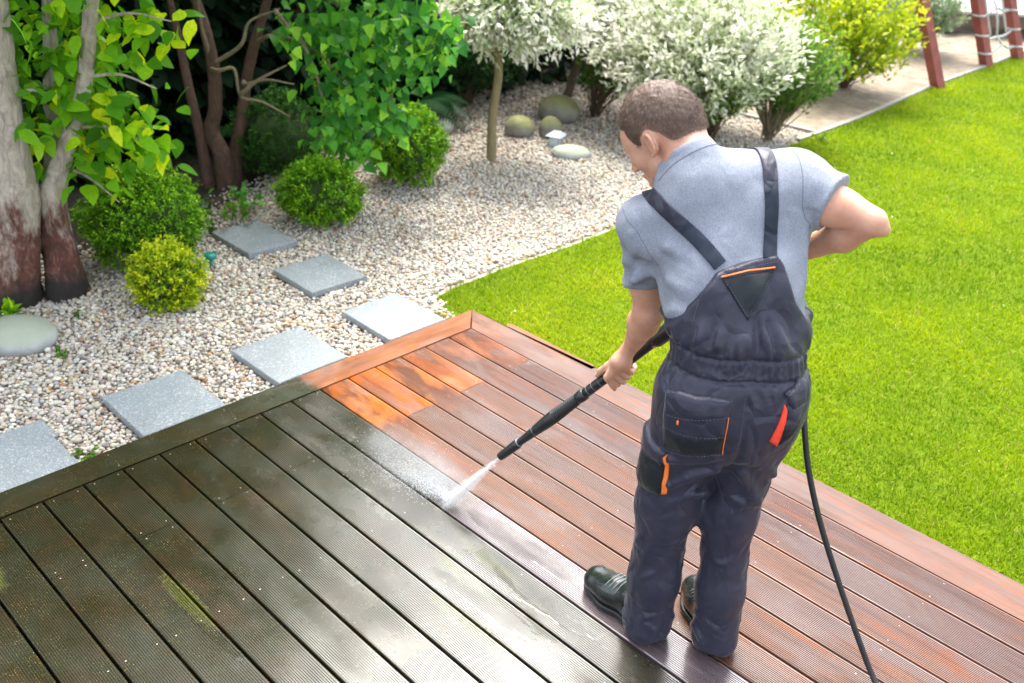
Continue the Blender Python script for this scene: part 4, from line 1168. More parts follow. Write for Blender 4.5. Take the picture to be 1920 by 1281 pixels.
# one dead leaf on the lawn by the deck, and a scatter of fallen petals
V, F = leaf_shape(0.8, 6, 0.25, 0.1)
o = link('fallen_leaf', np_mesh('fallen_leaf', V * 0.055, F, M_LITTER, True, {'tone': np.full(len(V), 0.92)}), None, (2.16, 0.262, -0.084), (0.1, 0.15, 0.6))
tag(o, 'curled tan dead leaf lying on the lawn next to the deck edge', 'leaf')
n = 70
px = rs.uniform(-0.4, 3.2, n); py = rs.uniform(0.4, 6.0, n)
pos = np.stack([px, py, np.full(n, -0.098)], 1)
ob = cloud_obj('petals', [leaf_cloud(pos, rs.normal(size=(n, 3)) * [1, 1, 0.3], np.array([0, 0, 1.0]) + rs.normal(0, 0.4, (n, 3)), rs.uniform(0.008, 0.018, n), rs.uniform(0.8, 1, n), LEAF_SMALL)], M_WILLOW, None)
tag(ob, 'pale petals and leaf scraps scattered over the lawn', 'petals', kind='stuff')
# ================================================================== the person
# signed-distance modelling in the person's own frame: x forward, y to his left, z up
class Field:
    def __init__(self, lo, hi, h):
        self.lo = np.array(lo, float); self.h = h
        self.n = np.ceil((np.array(hi) - self.lo) / h).astype(int) + 1
        self.D = np.full(self.n, 0.2, np.float32)
    def box(self, lo, hi):
        i0 = np.clip(np.floor((np.asarray(lo) - self.lo) / self.h).astype(int), 0, self.n)
        i1 = np.clip(np.ceil((np.asarray(hi) - self.lo) / self.h).astype(int) + 1, 0, self.n)
        sl = tuple(slice(a, b) for a, b in zip(i0, i1))
        ax = [(self.lo[k] + np.arange(i0[k], i1[k]) * self.h).astype(np.float32) for k in range(3)]
        return sl, ax
    @staticmethod
    def smin(a, b, k):
        if k <= 0: return np.minimum(a, b)
        hh = np.clip(0.5 + 0.5 * (b - a) / k, 0, 1)
        return b + (a - b) * hh - k * hh * (1 - hh)
    def put(self, lo, hi, fn, k=0.02, op='add'):
        m = 0.07
        sl, ax = self.box(np.asarray(lo) - m, np.asarray(hi) + m)
        X, Y, Z = np.meshgrid(*ax, indexing='ij', sparse=True)
        d = fn(X, Y, Z)
        if op == 'add': self.D[sl] = self.smin(self.D[sl], d, k)
        elif op == 'sub': self.D[sl] = -self.smin(-self.D[sl], d, k)
    def cone(self, a, b, ra, rb, k=0.02, axis=None, flat=1.0, op='add'):
        """tapered capsule; squashed along axis by flat"""
        a = np.asarray(a, float); b = np.asarray(b, float)
        rm = max(ra, rb) * max(1, flat)
        if axis is not None:
            ax = np.asarray(axis, float); ax = ax / np.linalg.norm(ax)
        s = 1.0 / flat - 1.0
        ba = b - a
        if axis is not None: ba = ba + ax * (ba @ ax) * s
        den = ba @ ba + 1e-12
        def fn(X, Y, Z):
            px, py, pz = X - a[0], Y - a[1], Z - a[2]
            if axis is not None:
                q = (px * ax[0] + py * ax[1] + pz * ax[2]) * s
                px, py, pz = px + q * ax[0], py + q * ax[1], pz + q * ax[2]
            t = np.clip((px * ba[0] + py * ba[1] + pz * ba[2]) / den, 0, 1)
            dd = np.sqrt((px - ba[0] * t) ** 2 + (py - ba[1] * t) ** 2 + (pz - ba[2] * t) ** 2)
            return (dd - (ra + (rb - ra) * t)) * (flat if (axis is not None and flat < 1) else 1.0) ** 0.5
        self.put(np.minimum(a, b) - rm, np.maximum(a, b) + rm, fn, k, op)
    def chain(self, pts, rad, k=0.02, axis=None, flat=1.0):
        for i in range(len(pts) - 1):
            self.cone(pts[i], pts[i + 1], rad[i], rad[i + 1], k, axis, flat)
    def ell(self, c, r, M=None, k=0.02, op='add'):
        c = np.asarray(c, float); r = np.asarray(r, float)
        M = np.eye(3) if M is None else np.asarray(M)      # columns = local axes
        def fn(X, Y, Z):
            px, py, pz = X - c[0], Y - c[1], Z - c[2]
            q = [px * M[0, i] + py * M[1, i] + pz * M[2, i] for i in range(3)]
            k0 = np.sqrt((q[0] / r[0]) ** 2 + (q[1] / r[1]) ** 2 + (q[2] / r[2]) ** 2)
            k1 = np.sqrt((q[0] / r[0] ** 2) ** 2 + (q[1] / r[1] ** 2) ** 2 + (q[2] / r[2] ** 2) ** 2) + 1e-9
            return k0 * (k0 - 1) / k1
        self.put(c - r.max(), c + r.max(), fn, k, op)
    def whole(self):
        ax = [(self.lo[k] + np.arange(self.n[k]) * self.h).astype(np.float32) for k in range(3)]
        return np.meshgrid(*ax, indexing='ij', sparse=True)
    def mesh(self, name, mat, smooth_it=2):
        D = self.D; h = self.h
        ins = D < 0
        cnt = np.zeros(np.array(D.shape) - 1, np.int8)
        for i in (0, 1):
            for j in (0, 1):
                for k in (0, 1):
                    cnt += ins[i:D.shape[0] - 1 + i, j:D.shape[1] - 1 + j, k:D.shape[2] - 1 + k]
        act = np.argwhere((cnt > 0) & (cnt < 8))
        idx = np.full(cnt.shape, -1, np.int32)
        idx[act[:, 0], act[:, 1], act[:, 2]] = np.arange(len(act))
        acc = np.zeros((len(act), 3)); num = np.zeros(len(act))
        cs = [(i, j, k) for i in (0, 1) for j in (0, 1) for k in (0, 1)]
        for a in cs:
            for b in cs:
                df = np.subtract(b, a)
                if df.sum() == 1 and (df >= 0).all():
                    da = D[act[:, 0] + a[0], act[:, 1] + a[1], act[:, 2] + a[2]]
                    db = D[act[:, 0] + b[0], act[:, 1] + b[1], act[:, 2] + b[2]]
                    cr = (da < 0) != (db < 0)
                    t = np.where(cr, da / (da - db + 1e-12), 0)
                    acc += np.where(cr[:, None], np.array(a) + df * t[:, None], 0)
                    num += cr
        V = self.lo + (act + acc / num[:, None]) * h
        quads = []
        for axis in range(3):
            o1, o2 = [(1, 2), (2, 0), (0, 1)][axis]
            s0 = [slice(None)] * 3; s1 = [slice(None)] * 3
            s0[axis] = slice(0, -1); s1[axis] = slice(1, None)
            A, B = ins[tuple(s0)], ins[tuple(s1)]
            e = np.argwhere(A != B)
            e = e[(e[:, o1] > 0) & (e[:, o2] > 0) & (e[:, o1] < cnt.shape[o1]) & (e[:, o2] < cnt.shape[o2])]
            flip = A[e[:, 0], e[:, 1], e[:, 2]]
            def cell(d1, d2):
                c = e.copy(); c[:, o1] -= d1; c[:, o2] -= d2
                return idx[c[:, 0], c[:, 1], c[:, 2]]
            q = np.stack([cell(1, 1), cell(0, 1), cell(0, 0), cell(1, 0)], 1)
            q[~flip] = q[~flip][:, ::-1]
            quads.append(q)
        Q = np.concatenate(quads)
        Q = Q[(Q >= 0).all(1)]
        for _ in range(smooth_it):
            S = np.zeros_like(V); n = np.zeros(len(V))
            for i in range(4):
                np.add.at(S, Q[:, i], V[Q[:, (i + 1) % 4]]); np.add.at(n, Q[:, i], 1)
            V = V * 0.5 + 0.5 * S / np.maximum(n, 1)[:, None]
        return np_mesh(name, V, Q, mat, True)

def unit(v):
    v = np.asarray(v, float); return v / np.linalg.norm(v)

# ---- joints (metres, own frame), measured against the photograph
PELV = np.array([0.00, -0.020, 0.925])
HIP_L, HIP_R = np.array([0.005, 0.075, 0.90]), np.array([-0.005, -0.098, 0.90])
KNEE_L, KNEE_R = np.array([0.035, 0.104, 0.515]), np.array([0.005, -0.080, 0.50])
ANK_L, ANK_R = np.array([0.025, 0.102, 0.09]), np.array([-0.030, -0.090, 0.09])
WAIST = np.array([0.005, -0.010, 1.05])
RIB = np.array([0.075, 0.002, 1.19])
CHEST = np.array([0.150, 0.020, 1.325])
SH_L = np.array([0.225, 0.213, 1.305])
SH_R = np.array([0.185, -0.150, 1.442])
NECK = np.array([0.200, 0.112, 1.498])
HEAD = np.array([0.305, 0.183, 1.534])
HS = 1.05
EL_L = np.array([0.285, 0.160, 1.015])
WR_L = np.array([0.425, 0.158, 0.835])
EL_R = np.array([0.032, -0.318, 1.398])
WR_R = np.array([0.262, -0.228, 1.210])
GRIP_L = np.array([0.485, 0.177, 0.712])      # the lance axis under the front hand
SPRAY = np.array([0.694, 0.723, 0.0])          # where the jet meets the boards
LANCE = unit(np.array([0.726, 0.734, 0.0]) - GRIP_L)
GRIP_R = GRIP_L - LANCE * 0.46

def head_frame():
    yaw, pit, roll = R(46), R(41), R(-6)
    M = (Matrix.Rotation(yaw, 3, 'Z') @ Matrix.Rotation(pit, 3, 'Y') @ Matrix.Rotation(roll, 3, 'X'))
    return np.array(M)
HM = head_frame()
def hp(x, y, z): return HEAD + HM @ (np.array([x, y, z]) * HS)

def finger_chain(F, center, w, e1, e2, off, angs, rads, thick, k=0.006):
    pts = [center + w * off + r * (math.cos(R(a)) * e1 + math.sin(R(a)) * e2) for a, r in zip(angs, rads)]
    F.chain(pts, thick, k)
    return pts

def build_body():
    F = Field((-0.24, -0.50, 0.02), (0.66, 0.36, 1.80), 0.0045)
    # hidden core so that the figure is one body from head to feet
    F.chain([PELV, WAIST, RIB, CHEST], [0.12, 0.11, 0.115, 0.115], 0.05, (1, 0, 0.2), 0.6)
    for h, kn, an in ((HIP_L, KNEE_L, ANK_L), (HIP_R, KNEE_R, ANK_R)):
        F.cone(h, kn, 0.075, 0.05, 0.04); F.cone(kn, an, 0.05, 0.035, 0.02)
        F.cone(an, an + np.array([0.10, 0.05 if h is HIP_L else 0.0, -0.045]), 0.036, 0.022, 0.02)
    F.cone(SH_L, SH_R, 0.06, 0.06, 0.05)
    F.cone(CHEST, NECK, 0.07, 0.055, 0.04)
    # neck and head
    F.cone(NECK + np.array([0.01, 0.01, -0.03]), hp(-0.045, 0.0, -0.045), 0.070, 0.062, 0.025)
    F.cone(NECK, hp(-0.02, 0.0, -0.06), 0.06, 0.055, 0.02)
    F.ell(hp(-0.012, 0, 0.030), (0.1050, 0.0830, 0.0987), HM, 0.02)
    F.ell(hp(-0.045, 0, 0.005), (0.0714, 0.0735, 0.0714), HM, 0.03)
    F.ell(hp(0.040, 0, -0.035), (0.0578, 0.0630, 0.0819), HM, 0.03)
    F.ell(hp(0.058, 0, 0.020), (0.0420, 0.0651, 0.0473), HM, 0.03)          # forehead
    F.cone(hp(0.082, 0, -0.098), hp(0.010, 0.052, -0.068), 0.022, 0.020, 0.02)   # jaw line
    F.cone(hp(0.082, 0, -0.098), hp(0.010, -0.052, -0.068), 0.022, 0.020, 0.02)
    F.ell(hp(0.066, 0.035, -0.030), (0.0273, 0.0273, 0.0273), HM, 0.02)     # cheeks
    F.ell(hp(0.066, -0.035, -0.030), (0.0273, 0.0273, 0.0273), HM, 0.02)
    F.cone(hp(0.094, 0.030, 0.004), hp(0.099, 0.006, 0.006), 0.009, 0.010, 0.012)  # brow
    F.cone(hp(0.094, -0.030, 0.004), hp(0.099, -0.006, 0.006), 0.009, 0.010, 0.012)
    F.cone(hp(0.098, 0, -0.006), hp(0.120, 0, -0.040), 0.008, 0.013, 0.010)       # nose
    for s in (1, -1):
        F.ell(hp(0.112, 0.011 * s, -0.045), (0.0105, 0.0084, 0.0084), HM, 0.006)
        F.ell(hp(0.098, 0.031 * s, -0.010), (0.0126, 0.0147, 0.0084), HM, 0.010, 'sub')  # eye sockets
        F.ell(hp(0.083, 0.030 * s, -0.012), (0.0137, 0.0147, 0.0126), HM, 0.004)         # eyeballs under lids
    F.ell(hp(0.098, 0, -0.068), (0.0126, 0.0252, 0.0063), HM, 0.006)        # lips
    F.ell(hp(0.096, 0, -0.077), (0.0126, 0.0221, 0.0063), HM, 0.006)
    # ears: rim, bowl, lobe
    for s in (1, -1):
        E = HM @ np.array(Matrix.Rotation(R(-18) * s, 3, 'Z') @ Matrix.Rotation(R(-12), 3, 'Y'))
        c = hp(-0.012, 0.080 * s, -0.012)
        F.ell(c, (0.0221, 0.0084, 0.0315), E, 0.006)
        rim = [c + E @ np.array([0.019 * math.cos(a), (0.010 + 0.004 * math.cos(a + 2.6)) * s, 0.030 * math.sin(a)]) for a in np.linspace(R(20), R(285), 10)]
        F.chain(rim, [0.0052] * 10, 0.003)
        F.ell(c + E @ np.array([0.004, 0.012 * s, -0.002]), (0.0105, 0.0063, 0.0147), E, 0.004, 'sub')
    # arms
    dl = unit(EL_L - SH_L)
    F.cone(SH_L, EL_L, 0.058, 0.044, 0.03)
    F.ell(SH_L + (EL_L - SH_L) * 0.55 + np.array([0.015, 0, 0]), (0.046, 0.048, 0.085), None, 0.03)
    F.cone(EL_L, EL_L + (WR_L - EL_L) * 0.35, 0.042, 0.046, 0.025)
    F.cone(EL_L + (WR_L - EL_L) * 0.35, WR_L, 0.045, 0.029, 0.02)
    F.ell(EL_L + np.array([-0.022, 0.005, -0.002]), (0.022, 0.024, 0.026), None, 0.02)
    F.cone(SH_R, EL_R, 0.058, 0.036, 0.03)
    F.ell(SH_R + (EL_R - SH_R) * 0.55 + np.array([0.0, 0.0, -0.012]), (0.050, 0.070, 0.048), None, 0.03)
    F.cone(EL_R + np.array([0, 0, -0.006]), EL_R + (WR_R - EL_R) * 0.38 + np.array([0, -0.008, 0]), 0.032, 0.044, 0.016)
    F.cone(EL_R + (WR_R - EL_R) * 0.38 + np.array([0, -0.008, 0]), WR_R, 0.043, 0.028, 0.02)
    F.ell(EL_R + np.array([-0.016, -0.026, -0.018]), (0.014, 0.018, 0.014), None, 0.018)
    # front (left) hand closed round the lance
    w = LANCE
    e1 = unit(np.array([-1.0, 0.0, 0.30]) - w * (np.array([-1.0, 0.0, 0.30]) @ w))      # toward the back of the hand
    e2 = np.cross(w, e1)
    if e2[2] > 0: e2 = -e2                                                             # e2 points down
    c = GRIP_L
    kn = []
    for i, (off, ln) in enumerate(((0.034, 1.0), (0.012, 1.08), (-0.010, 1.0), (-0.031, 0.86))):
        p = finger_chain(F, c, w, e1, e2, off, (-18, 42, 105, 165), (0.046, 0.047 * ln, 0.036, 0.029), (0.0108, 0.0095, 0.0086, 0.0076), 0.002)
        kn.append(p[0])
    # index finger laid down the side of the lance
    F.chain([kn[0] + w * 0.004, c + w * 0.050 + e1 * 0.036 + e2 * 0.022, c + w * 0.060 + e1 * 0.026 + e2 * 0.040], [0.0115, 0.0098, 0.0085], 0.005)
    # palm and back of the hand from wrist to knuckles
    for i in range(4):
        F.cone(WR_L + w * (0.010 - 0.006 * i), kn[i], 0.020, 0.0125, 0.008)
        F.ell(kn[i] + e1 * 0.003, (0.0115, 0.0115, 0.0115), None, 0.004)
    F.ell((WR_L + kn[1] + kn[2]) / 3, (0.030, 0.034, 0.026), None, 0.02)
    # thumb over the top, pointing toward the nozzle
    F.chain([WR_L + np.array([0.010, 0.010, -0.018]), c - e2 * 0.032 + w * 0.020 + e1 * 0.018, c - e2 * 0.030 + w * 0.056 + e1 * 0.004, c - e2 * 0.024 + w * 0.082], [0.018, 0.0135, 0.0112, 0.0092], 0.010)
    # rear (right) hand on the trigger handle
    c = GRIP_R
    e1 = unit((WR_R - c) - w * ((WR_R - c) @ w)); e2 = np.cross(w, e1)
    kn = []
    for off, ln in ((0.034, 1.0), (0.012, 1.08), (-0.010, 1.0), (-0.031, 0.86)):
        p = finger_chain(F, c, w, e1, e2, off, (20, 75, 135, 190), (0.046, 0.044 * ln, 0.035, 0.030), (0.0115, 0.0100, 0.0090, 0.0080))
        kn.append(p[0])
    for i in range(4):
        F.cone(WR_R, kn[i], 0.022, 0.0135, 0.014)
    F.chain([WR_R, c + e1 * 0.03 - e2 * 0.024 + w * 0.02, c - e2 * 0.030 + w * 0.05, c - e2 * 0.026 - e1 * 0.01 + w * 0.07], [0.020, 0.0135, 0.0112, 0.0092], 0.010)
    return F

def cloth_folds(F, line, rad, spec, seed, k=0.024):
    """ridges of gathered cloth running round a limb: spec = (count, z lo, z hi, tilt, arc, thickness)"""
    rs = np.random.default_rng(seed)
    line = np.asarray(line); zs = line[:, 2]
    for cnt, z0, z1, tilt, arc, th in spec:
        for i in range(cnt):
            zc = z0 + (z1 - z0) * (i + rs.uniform(0.1, 0.9)) / cnt
            a0 = rs.uniform(0, 2 * math.pi); sp = R(arc) * rs.uniform(0.5, 1.2); tl = tilt * rs.uniform(-1, 1) + rs.choice((-1, 1)) * tilt * 0.4
            cv = rs.uniform(-0.03, 0.03)
            t = np.linspace(-1, 1, 7)
            P, Rr = [], []
            for q in t:
                z = zc + tl * q + cv * (1 - q * q)
                c = np.array([np.interp(z, zs[::-1], line[::-1, j]) for j in (0, 1)])
                r = np.interp(z, zs[::-1], np.asarray(rad)[::-1]) - 0.004
                an = a0 + sp * q * 0.5
                P.append((c[0] + r * math.cos(an), c[1] + r * math.sin(an), z))
                Rr.append(th * (0.25 + 0.75 * (1 - q * q)))
            F.chain(P, Rr, k)

def build_overalls_field():
    F = Field((-0.28, -0.34, 0.01), (0.42, 0.34, 1.36), 0.005)
    legs = ((HIP_L, KNEE_L, ANK_L, 1, (0.108, 0.081, 0.071, 0.077), 11), (HIP_R, KNEE_R, ANK_R, -1, (0.101, 0.073, 0.065, 0.072), 27))
    for hip, kn, an, fl, rr, seed in legs:
        low = an + np.array([0.012 if fl > 0 else 0.0, 0.004 * fl, -0.045])
        h0 = hip + np.array([-0.01, 0.006 * fl, 0.02]); md = kn * 0.4 + low * 0.6
        F.chain([h0, kn, md, low], rr, 0.05)
        cloth_folds(F, [h0, kn, md, low], rr, [(14, 0.06, 0.27, 0.040, 110, 0.0100), (8, 0.24, 0.42, 0.100, 60, 0.0085), (12, 0.42, 0.62, 0.070, 85, 0.0092), (7, 0.60, 0.78, 0.110, 55, 0.0078)], seed, 0.009)
    # seat
    F.ell(PELV + np.array([-0.040, 0.066, -0.035]), (0.100, 0.100, 0.135), None, 0.09)
    F.ell(PELV + np.array([-0.040, -0.068, -0.035]), (0.100, 0.096, 0.135), None, 0.09)
    F.cone(PELV + np.array([0, 0.05, 0]), PELV + np.array([0, -0.055, 0]), 0.125, 0.122, 0.06, (1, 0, 0), 0.95)
    F.cone((-0.035, -0.010, 0.83), (0.03, -0.004, 0.74), 0.085, 0.060, 0.06)
    # drag lines across the back of the thighs
    for a, b, t in (((-0.130, 0.045, 0.800), (-0.078, 0.150, 0.745), 0.010), ((-0.118, 0.030, 0.745), (-0.070, 0.135, 0.655), 0.011), ((-0.120, -0.055, 0.790), (-0.085, -0.150, 0.700), 0.010), ((-0.100, -0.050, 0.715), (-0.075, -0.125, 0.600), 0.011), ((-0.085, 0.045, 0.640), (-0.045, 0.125, 0.575), 0.010)):
        F.cone(a, b, t, t * 0.4, 0.03)
    # waist and bib
    F.cone(PELV + np.array([0, 0.050, 0.06]), WAIST + np.array([0, 0.050, 0]), 0.122, 0.112, 0.04, (1, 0, 0), 1.0)
    F.cone(PELV + np.array([0, -0.060, 0.06]), WAIST + np.array([0, -0.060, 0]), 0.120, 0.112, 0.04, (1, 0, 0), 1.0)
    for s, wd in ((0.055, 0.122), (-0.068, 0.124)):
        F.chain([WAIST + np.array([0, s, 0]), RIB + np.array([-0.004, s, 0]), CHEST + np.array([-0.004, s, 0.0])], [wd - 0.008, wd + 0.006, wd + 0.006], 0.03, (1, 0, 0.2), 0.98)
    X, Y, Z = F.whole()
    th = np.arctan2(Y + 0.01, X - 0.005)
    zb = 1.043 + 0.02 * Y
    gat = np.exp(-((Z - zb - 0.045) / 0.030) ** 2) + 0.7 * np.exp(-((Z - zb + 0.050) / 0.030) ** 2)
    disp = gat * 0.0035 * np.sin(th * 24 + 2.5 * np.sin(th * 7) + Z * 22)
    band = 1 / (1 + np.exp(-(0.024 - np.abs(Z - zb)) / 0.0025))
    disp = disp + band * (-0.004 + 0.0028 * np.sin(th * 46 + 2 * np.sin(th * 5)))
    edge = np.exp(-((np.abs(Z - zb) - 0.029) / 0.005) ** 2)
    disp = disp - 0.009 * edge
    # the bib blouses outward above the band in long folds
    bl = np.exp(-((Z - 1.125) / 0.045) ** 2)
    disp = disp + bl * (0.010 + 0.007 * np.sin(th * 14 + 1.6 * np.sin(th * 5 + 1) + Z * 9))
    up = np.clip((Z - 1.15) / 0.05, 0, 1)
    disp = disp + up * (0.0030 * np.sin(Y * 60 + 3 * np.sin(Z * 12)))
    seam = np.exp(-((Y + 0.016) / 0.008) ** 2) * np.clip((0.99 - Z) / 0.03, 0, 1) * np.clip((Z - 0.72) / 0.05, 0, 1) * (X < 0.02)
    disp = disp - 0.006 * seam
    F.D = F.D - disp.astype(np.float32)
    return F

def poly_sd(U, Vv, poly):
    """signed distance to a 2-D polygon, negative inside"""
    P = np.asarray(poly, float); n = len(P)
    d = np.full(np.broadcast(U, Vv).shape, 1e9, np.float32)
    ins = np.zeros(d.shape, bool)
    for i in range(n):
        a, b = P[i], P[(i + 1) % n]
        e = b - a
        wx, wy = U - a[0], Vv - a[1]
        t = np.clip((wx * e[0] + wy * e[1]) / (e @ e), 0, 1)
        d = np.minimum(d, (wx - e[0] * t) ** 2 + (wy - e[1] * t) ** 2)
        c = ((a[1] <= Vv) != (b[1] <= Vv)) & (U < (b[0] - a[0]) * (Vv - a[1]) / (b[1] - a[1] + 1e-12) + a[0])
        ins ^= c
    d = np.sqrt(d)
    return np.where(ins, -d, d)

# outline of the bib seen from behind: (y to his left, z)
BIB = [(0.30, 1.00), (0.205, 1.075), (0.170, 1.135), (0.118, 1.225), (0.082, 1.275), (0.060, 1.284), (-0.072, 1.318), (-0.088, 1.300), (-0.125, 1.21), (-0.165, 1.16), (-0.30, 1.13), (-0.30, 0.0), (0.30, 0.0)]

def build_overalls():
    F = build_overalls_field()
    X, Y, Z = F.whole()
    m = poly_sd(Y, Z + 0 * Y, BIB).astype(np.float32)
    F.D = np.maximum(F.D, m)
    # hems: trouser legs end a little above the boards
    F.D = np.maximum(F.D, (0.024 - Z) + 0.010 * np.sin(Y * 40 + X * 25))
    return F

def build_shirt():
    F = Field((-0.20, -0.44, 1.00), (0.46, 0.36, 1.62), 0.005)
    for s, wd in ((0.055, 0.118), (-0.065, 0.122)):
        F.chain([WAIST + np.array([0, s, 0]), RIB + np.array([0, s, 0]), CHEST + np.array([0, s, 0])], [wd, wd, wd], 0.04, (1, 0, 0.2), 0.95)
    # shoulder girdle and shoulder blades
    F.cone(SH_L + np.array([-0.03, -0.03, -0.01]), NECK + np.array([-0.03, 0.010, -0.090]), 0.066, 0.080, 0.04)
    F.cone(SH_R + np.array([-0.03, 0.03, -0.03]), NECK + np.array([-0.03, -0.02, -0.070]), 0.085, 0.082, 0.05)
    F.cone(SH_R + np.array([0.0, 0.01, 0.01]), NECK + np.array([0.0, -0.04, -0.035]), 0.066, 0.062, 0.05)
    F.cone(SH_L, CHEST + np.array([0.02, 0.10, -0.06]), 0.080, 0.090, 0.05)
    F.cone(SH_R, CHEST + np.array([0.02, -0.08, -0.02]), 0.085, 0.095, 0.05)
    # collar base
    F.cone(NECK + np.array([-0.005, 0.005, -0.045]), NECK + np.array([0.012, 0.010, 0.0]), 0.088, 0.076, 0.03)
    # sleeves
    dl = unit(EL_L - SH_L); dr = unit(EL_R - SH_R)
    F.cone(SH_L + np.array([0,0,-0.008]), SH_L + dl * 0.17, 0.063, 0.068, 0.03)
    F.cone(SH_R + dr * 0.02, SH_R + dr * 0.140, 0.072, 0.080, 0.04)
    nx = unit(hp(-0.045, 0, -0.045) - NECK)
    F.cone(NECK + nx * 0.078, NECK + nx * 0.26, 0.100, 0.14, 0.008, op='sub')
    # gathered cloth: folds down his right side, across the tucked waist and round the sleeves
    for a, b, t in (((0.085, -0.150, 1.405), (0.020, -0.168, 1.235), 0.0095), ((0.070, -0.125, 1.400), (0.005, -0.150, 1.200), 0.0080), ((0.110, -0.172, 1.395), (0.055, -0.186, 1.215), 0.0095), ((0.060, -0.100, 1.375), (-0.010, -0.128, 1.205), 0.0065), ((0.130, -0.180, 1.370), (0.085, -0.190, 1.20), 0.0090),
                    ((0.055, 0.150, 1.270), (-0.020, 0.085, 1.215), 0.0090), ((0.060, 0.172, 1.225), (-0.040, 0.115, 1.185), 0.0105), ((0.055, 0.172, 1.180), (-0.030, 0.130, 1.165), 0.0080), ((0.085, 0.182, 1.300), (0.030, 0.130, 1.290), 0.0090),
                    ((0.165, 0.262, 1.300), (0.180, 0.240, 1.165), 0.0075), ((0.155, 0.215, 1.245), (0.200, 0.225, 1.150), 0.0085), ((0.110, -0.195, 1.455), (0.075, -0.255, 1.430), 0.0080), ((0.095, -0.190, 1.420), (0.075, -0.250, 1.385), 0.0095), ((0.125, -0.18, 1.500), (0.100, -0.245, 1.470), 0.0070)):
        F.cone(a, b, t, t * 0.45, 0.022)
    X, Y, Z = F.whole()
    # folds: drag lines at the sides, under the arms and round the sleeves
    disp = 0.0045 * np.exp(-((Y + 0.17) / 0.05) ** 2) * np.sin(62 * (Y * 0.9 + Z * 0.18) + 3 * np.sin(Z * 16)) * (Z < 1.42)
    lo = np.clip((1.25 - Z) / 0.12, 0, 1) * np.clip((Y - 0.05) / 0.06, 0, 1)
    disp = disp + lo * 0.0090 * np.sin(70 * (Z + 0.35 * Y) + 3 * np.sin(Y * 22) + 1.5 * np.sin(X * 30))
    sl = np.clip((Y - 0.165) / 0.03, 0, 1)
    disp = disp + sl * 0.0035 * np.sin(Z * 55 + 5 * np.sin(X * 14) + Y * 40)
    sr = np.clip((-0.20 - Y) / 0.03, 0, 1)
    disp = disp + sr * 0.0020 * np.sin(Y * 48 + 40 * X * 0.6 + Z * 30)
    disp = disp + 0.0020 * np.sin(Y * 31 + Z * 23 + 2 * np.sin(X * 18)) 
    F.D = F.D - disp.astype(np.float32)
    F.D = F.D + 0.034 * np.clip((1.100 - Z) / 0.04, 0, 1)          # tucked in at the waist
    # sleeve ends
    q = (X - SH_L[0]) * dl[0] + (Y - SH_L[1]) * dl[1] + (Z - SH_L[2]) * dl[2]
    near = (((X - SH_L[0]) - q * dl[0]) ** 2 + ((Y - SH_L[1]) - q * dl[1]) ** 2 + ((Z - SH_L[2]) - q * dl[2]) ** 2) < 0.085 ** 2
    lateral = Y > 0.125
    F.D = np.where(near & lateral & (q > 0.09), np.maximum(F.D, q - 0.180), F.D)
    q = (X - SH_R[0]) * dr[0] + (Y - SH_R[1]) * dr[1] + (Z - SH_R[2]) * dr[2]
    F.D = np.where(Y < -0.17, np.maximum(F.D, q - 0.122), F.D)
    F.D = np.maximum(F.D, 1.03 - Z).astype(np.float32)
    return F

HAIRLINE = [(0.085, 0.066), (0.055, 0.050), (0.048, 0.020), (0.036, -0.026), (0.020, -0.030), (0.012, 0.008), (-0.018, 0.020), (-0.040, -0.004), (-0.050, -0.034), (-0.075, -0.056), (-0.16, -0.070), (-0.16, 0.20), (0.16, 0.20), (0.12, 0.072)]
def head_xz(X, Y, Z):
    qx = ((X - HEAD[0]) * HM[0, 0] + (Y - HEAD[1]) * HM[1, 0] + (Z - HEAD[2]) * HM[2, 0]) / HS
    qz = ((X - HEAD[0]) * HM[0, 2] + (Y - HEAD[1]) * HM[1, 2] + (Z - HEAD[2]) * HM[2, 2]) / HS
    return qx, qz
def build_hair():
    """cropped hair: as thick as it is long on top, thinning to nothing at the hairline"""
    F = Field(HEAD - 0.17, HEAD + 0.17, 0.0035)
    F.ell(hp(-0.012, 0, 0.030), np.array((0.100, 0.079, 0.094)) * HS, HM, 0.02)
    F.ell(hp(-0.045, 0, 0.005), np.array((0.068, 0.070, 0.068)) * HS, HM, 0.03)
    F.ell(hp(0.058, 0, 0.020), np.array((0.040, 0.062, 0.045)) * HS, HM, 0.03)
    F.cone(NECK + np.array([0.01, 0.01, -0.03]), hp(-0.045, 0.0, -0.045), 0.070, 0.062, 0.025)
    X, Y, Z = F.whole()
    qx, qz = head_xz(X, Y, Z)
    m = poly_sd(qx, qz, HAIRLINE)
    thick = np.clip(-m * 0.26, -0.004, 0.0062) - 0.0012
    rs = np.random.default_rng(3)
    lump = 0
    for _ in range(20):
        d = unit(rs.normal(size=3)) * rs.uniform(120, 420)
        lump = lump + 0.00030 * np.sin(X * d[0] + Y * d[1] + Z * d[2] + rs.uniform(0, 6))
    F.D = np.maximum(F.D - thick - lump * np.clip(-m / 0.02, 0, 1), m - 0.004).astype(np.float32)
    return F
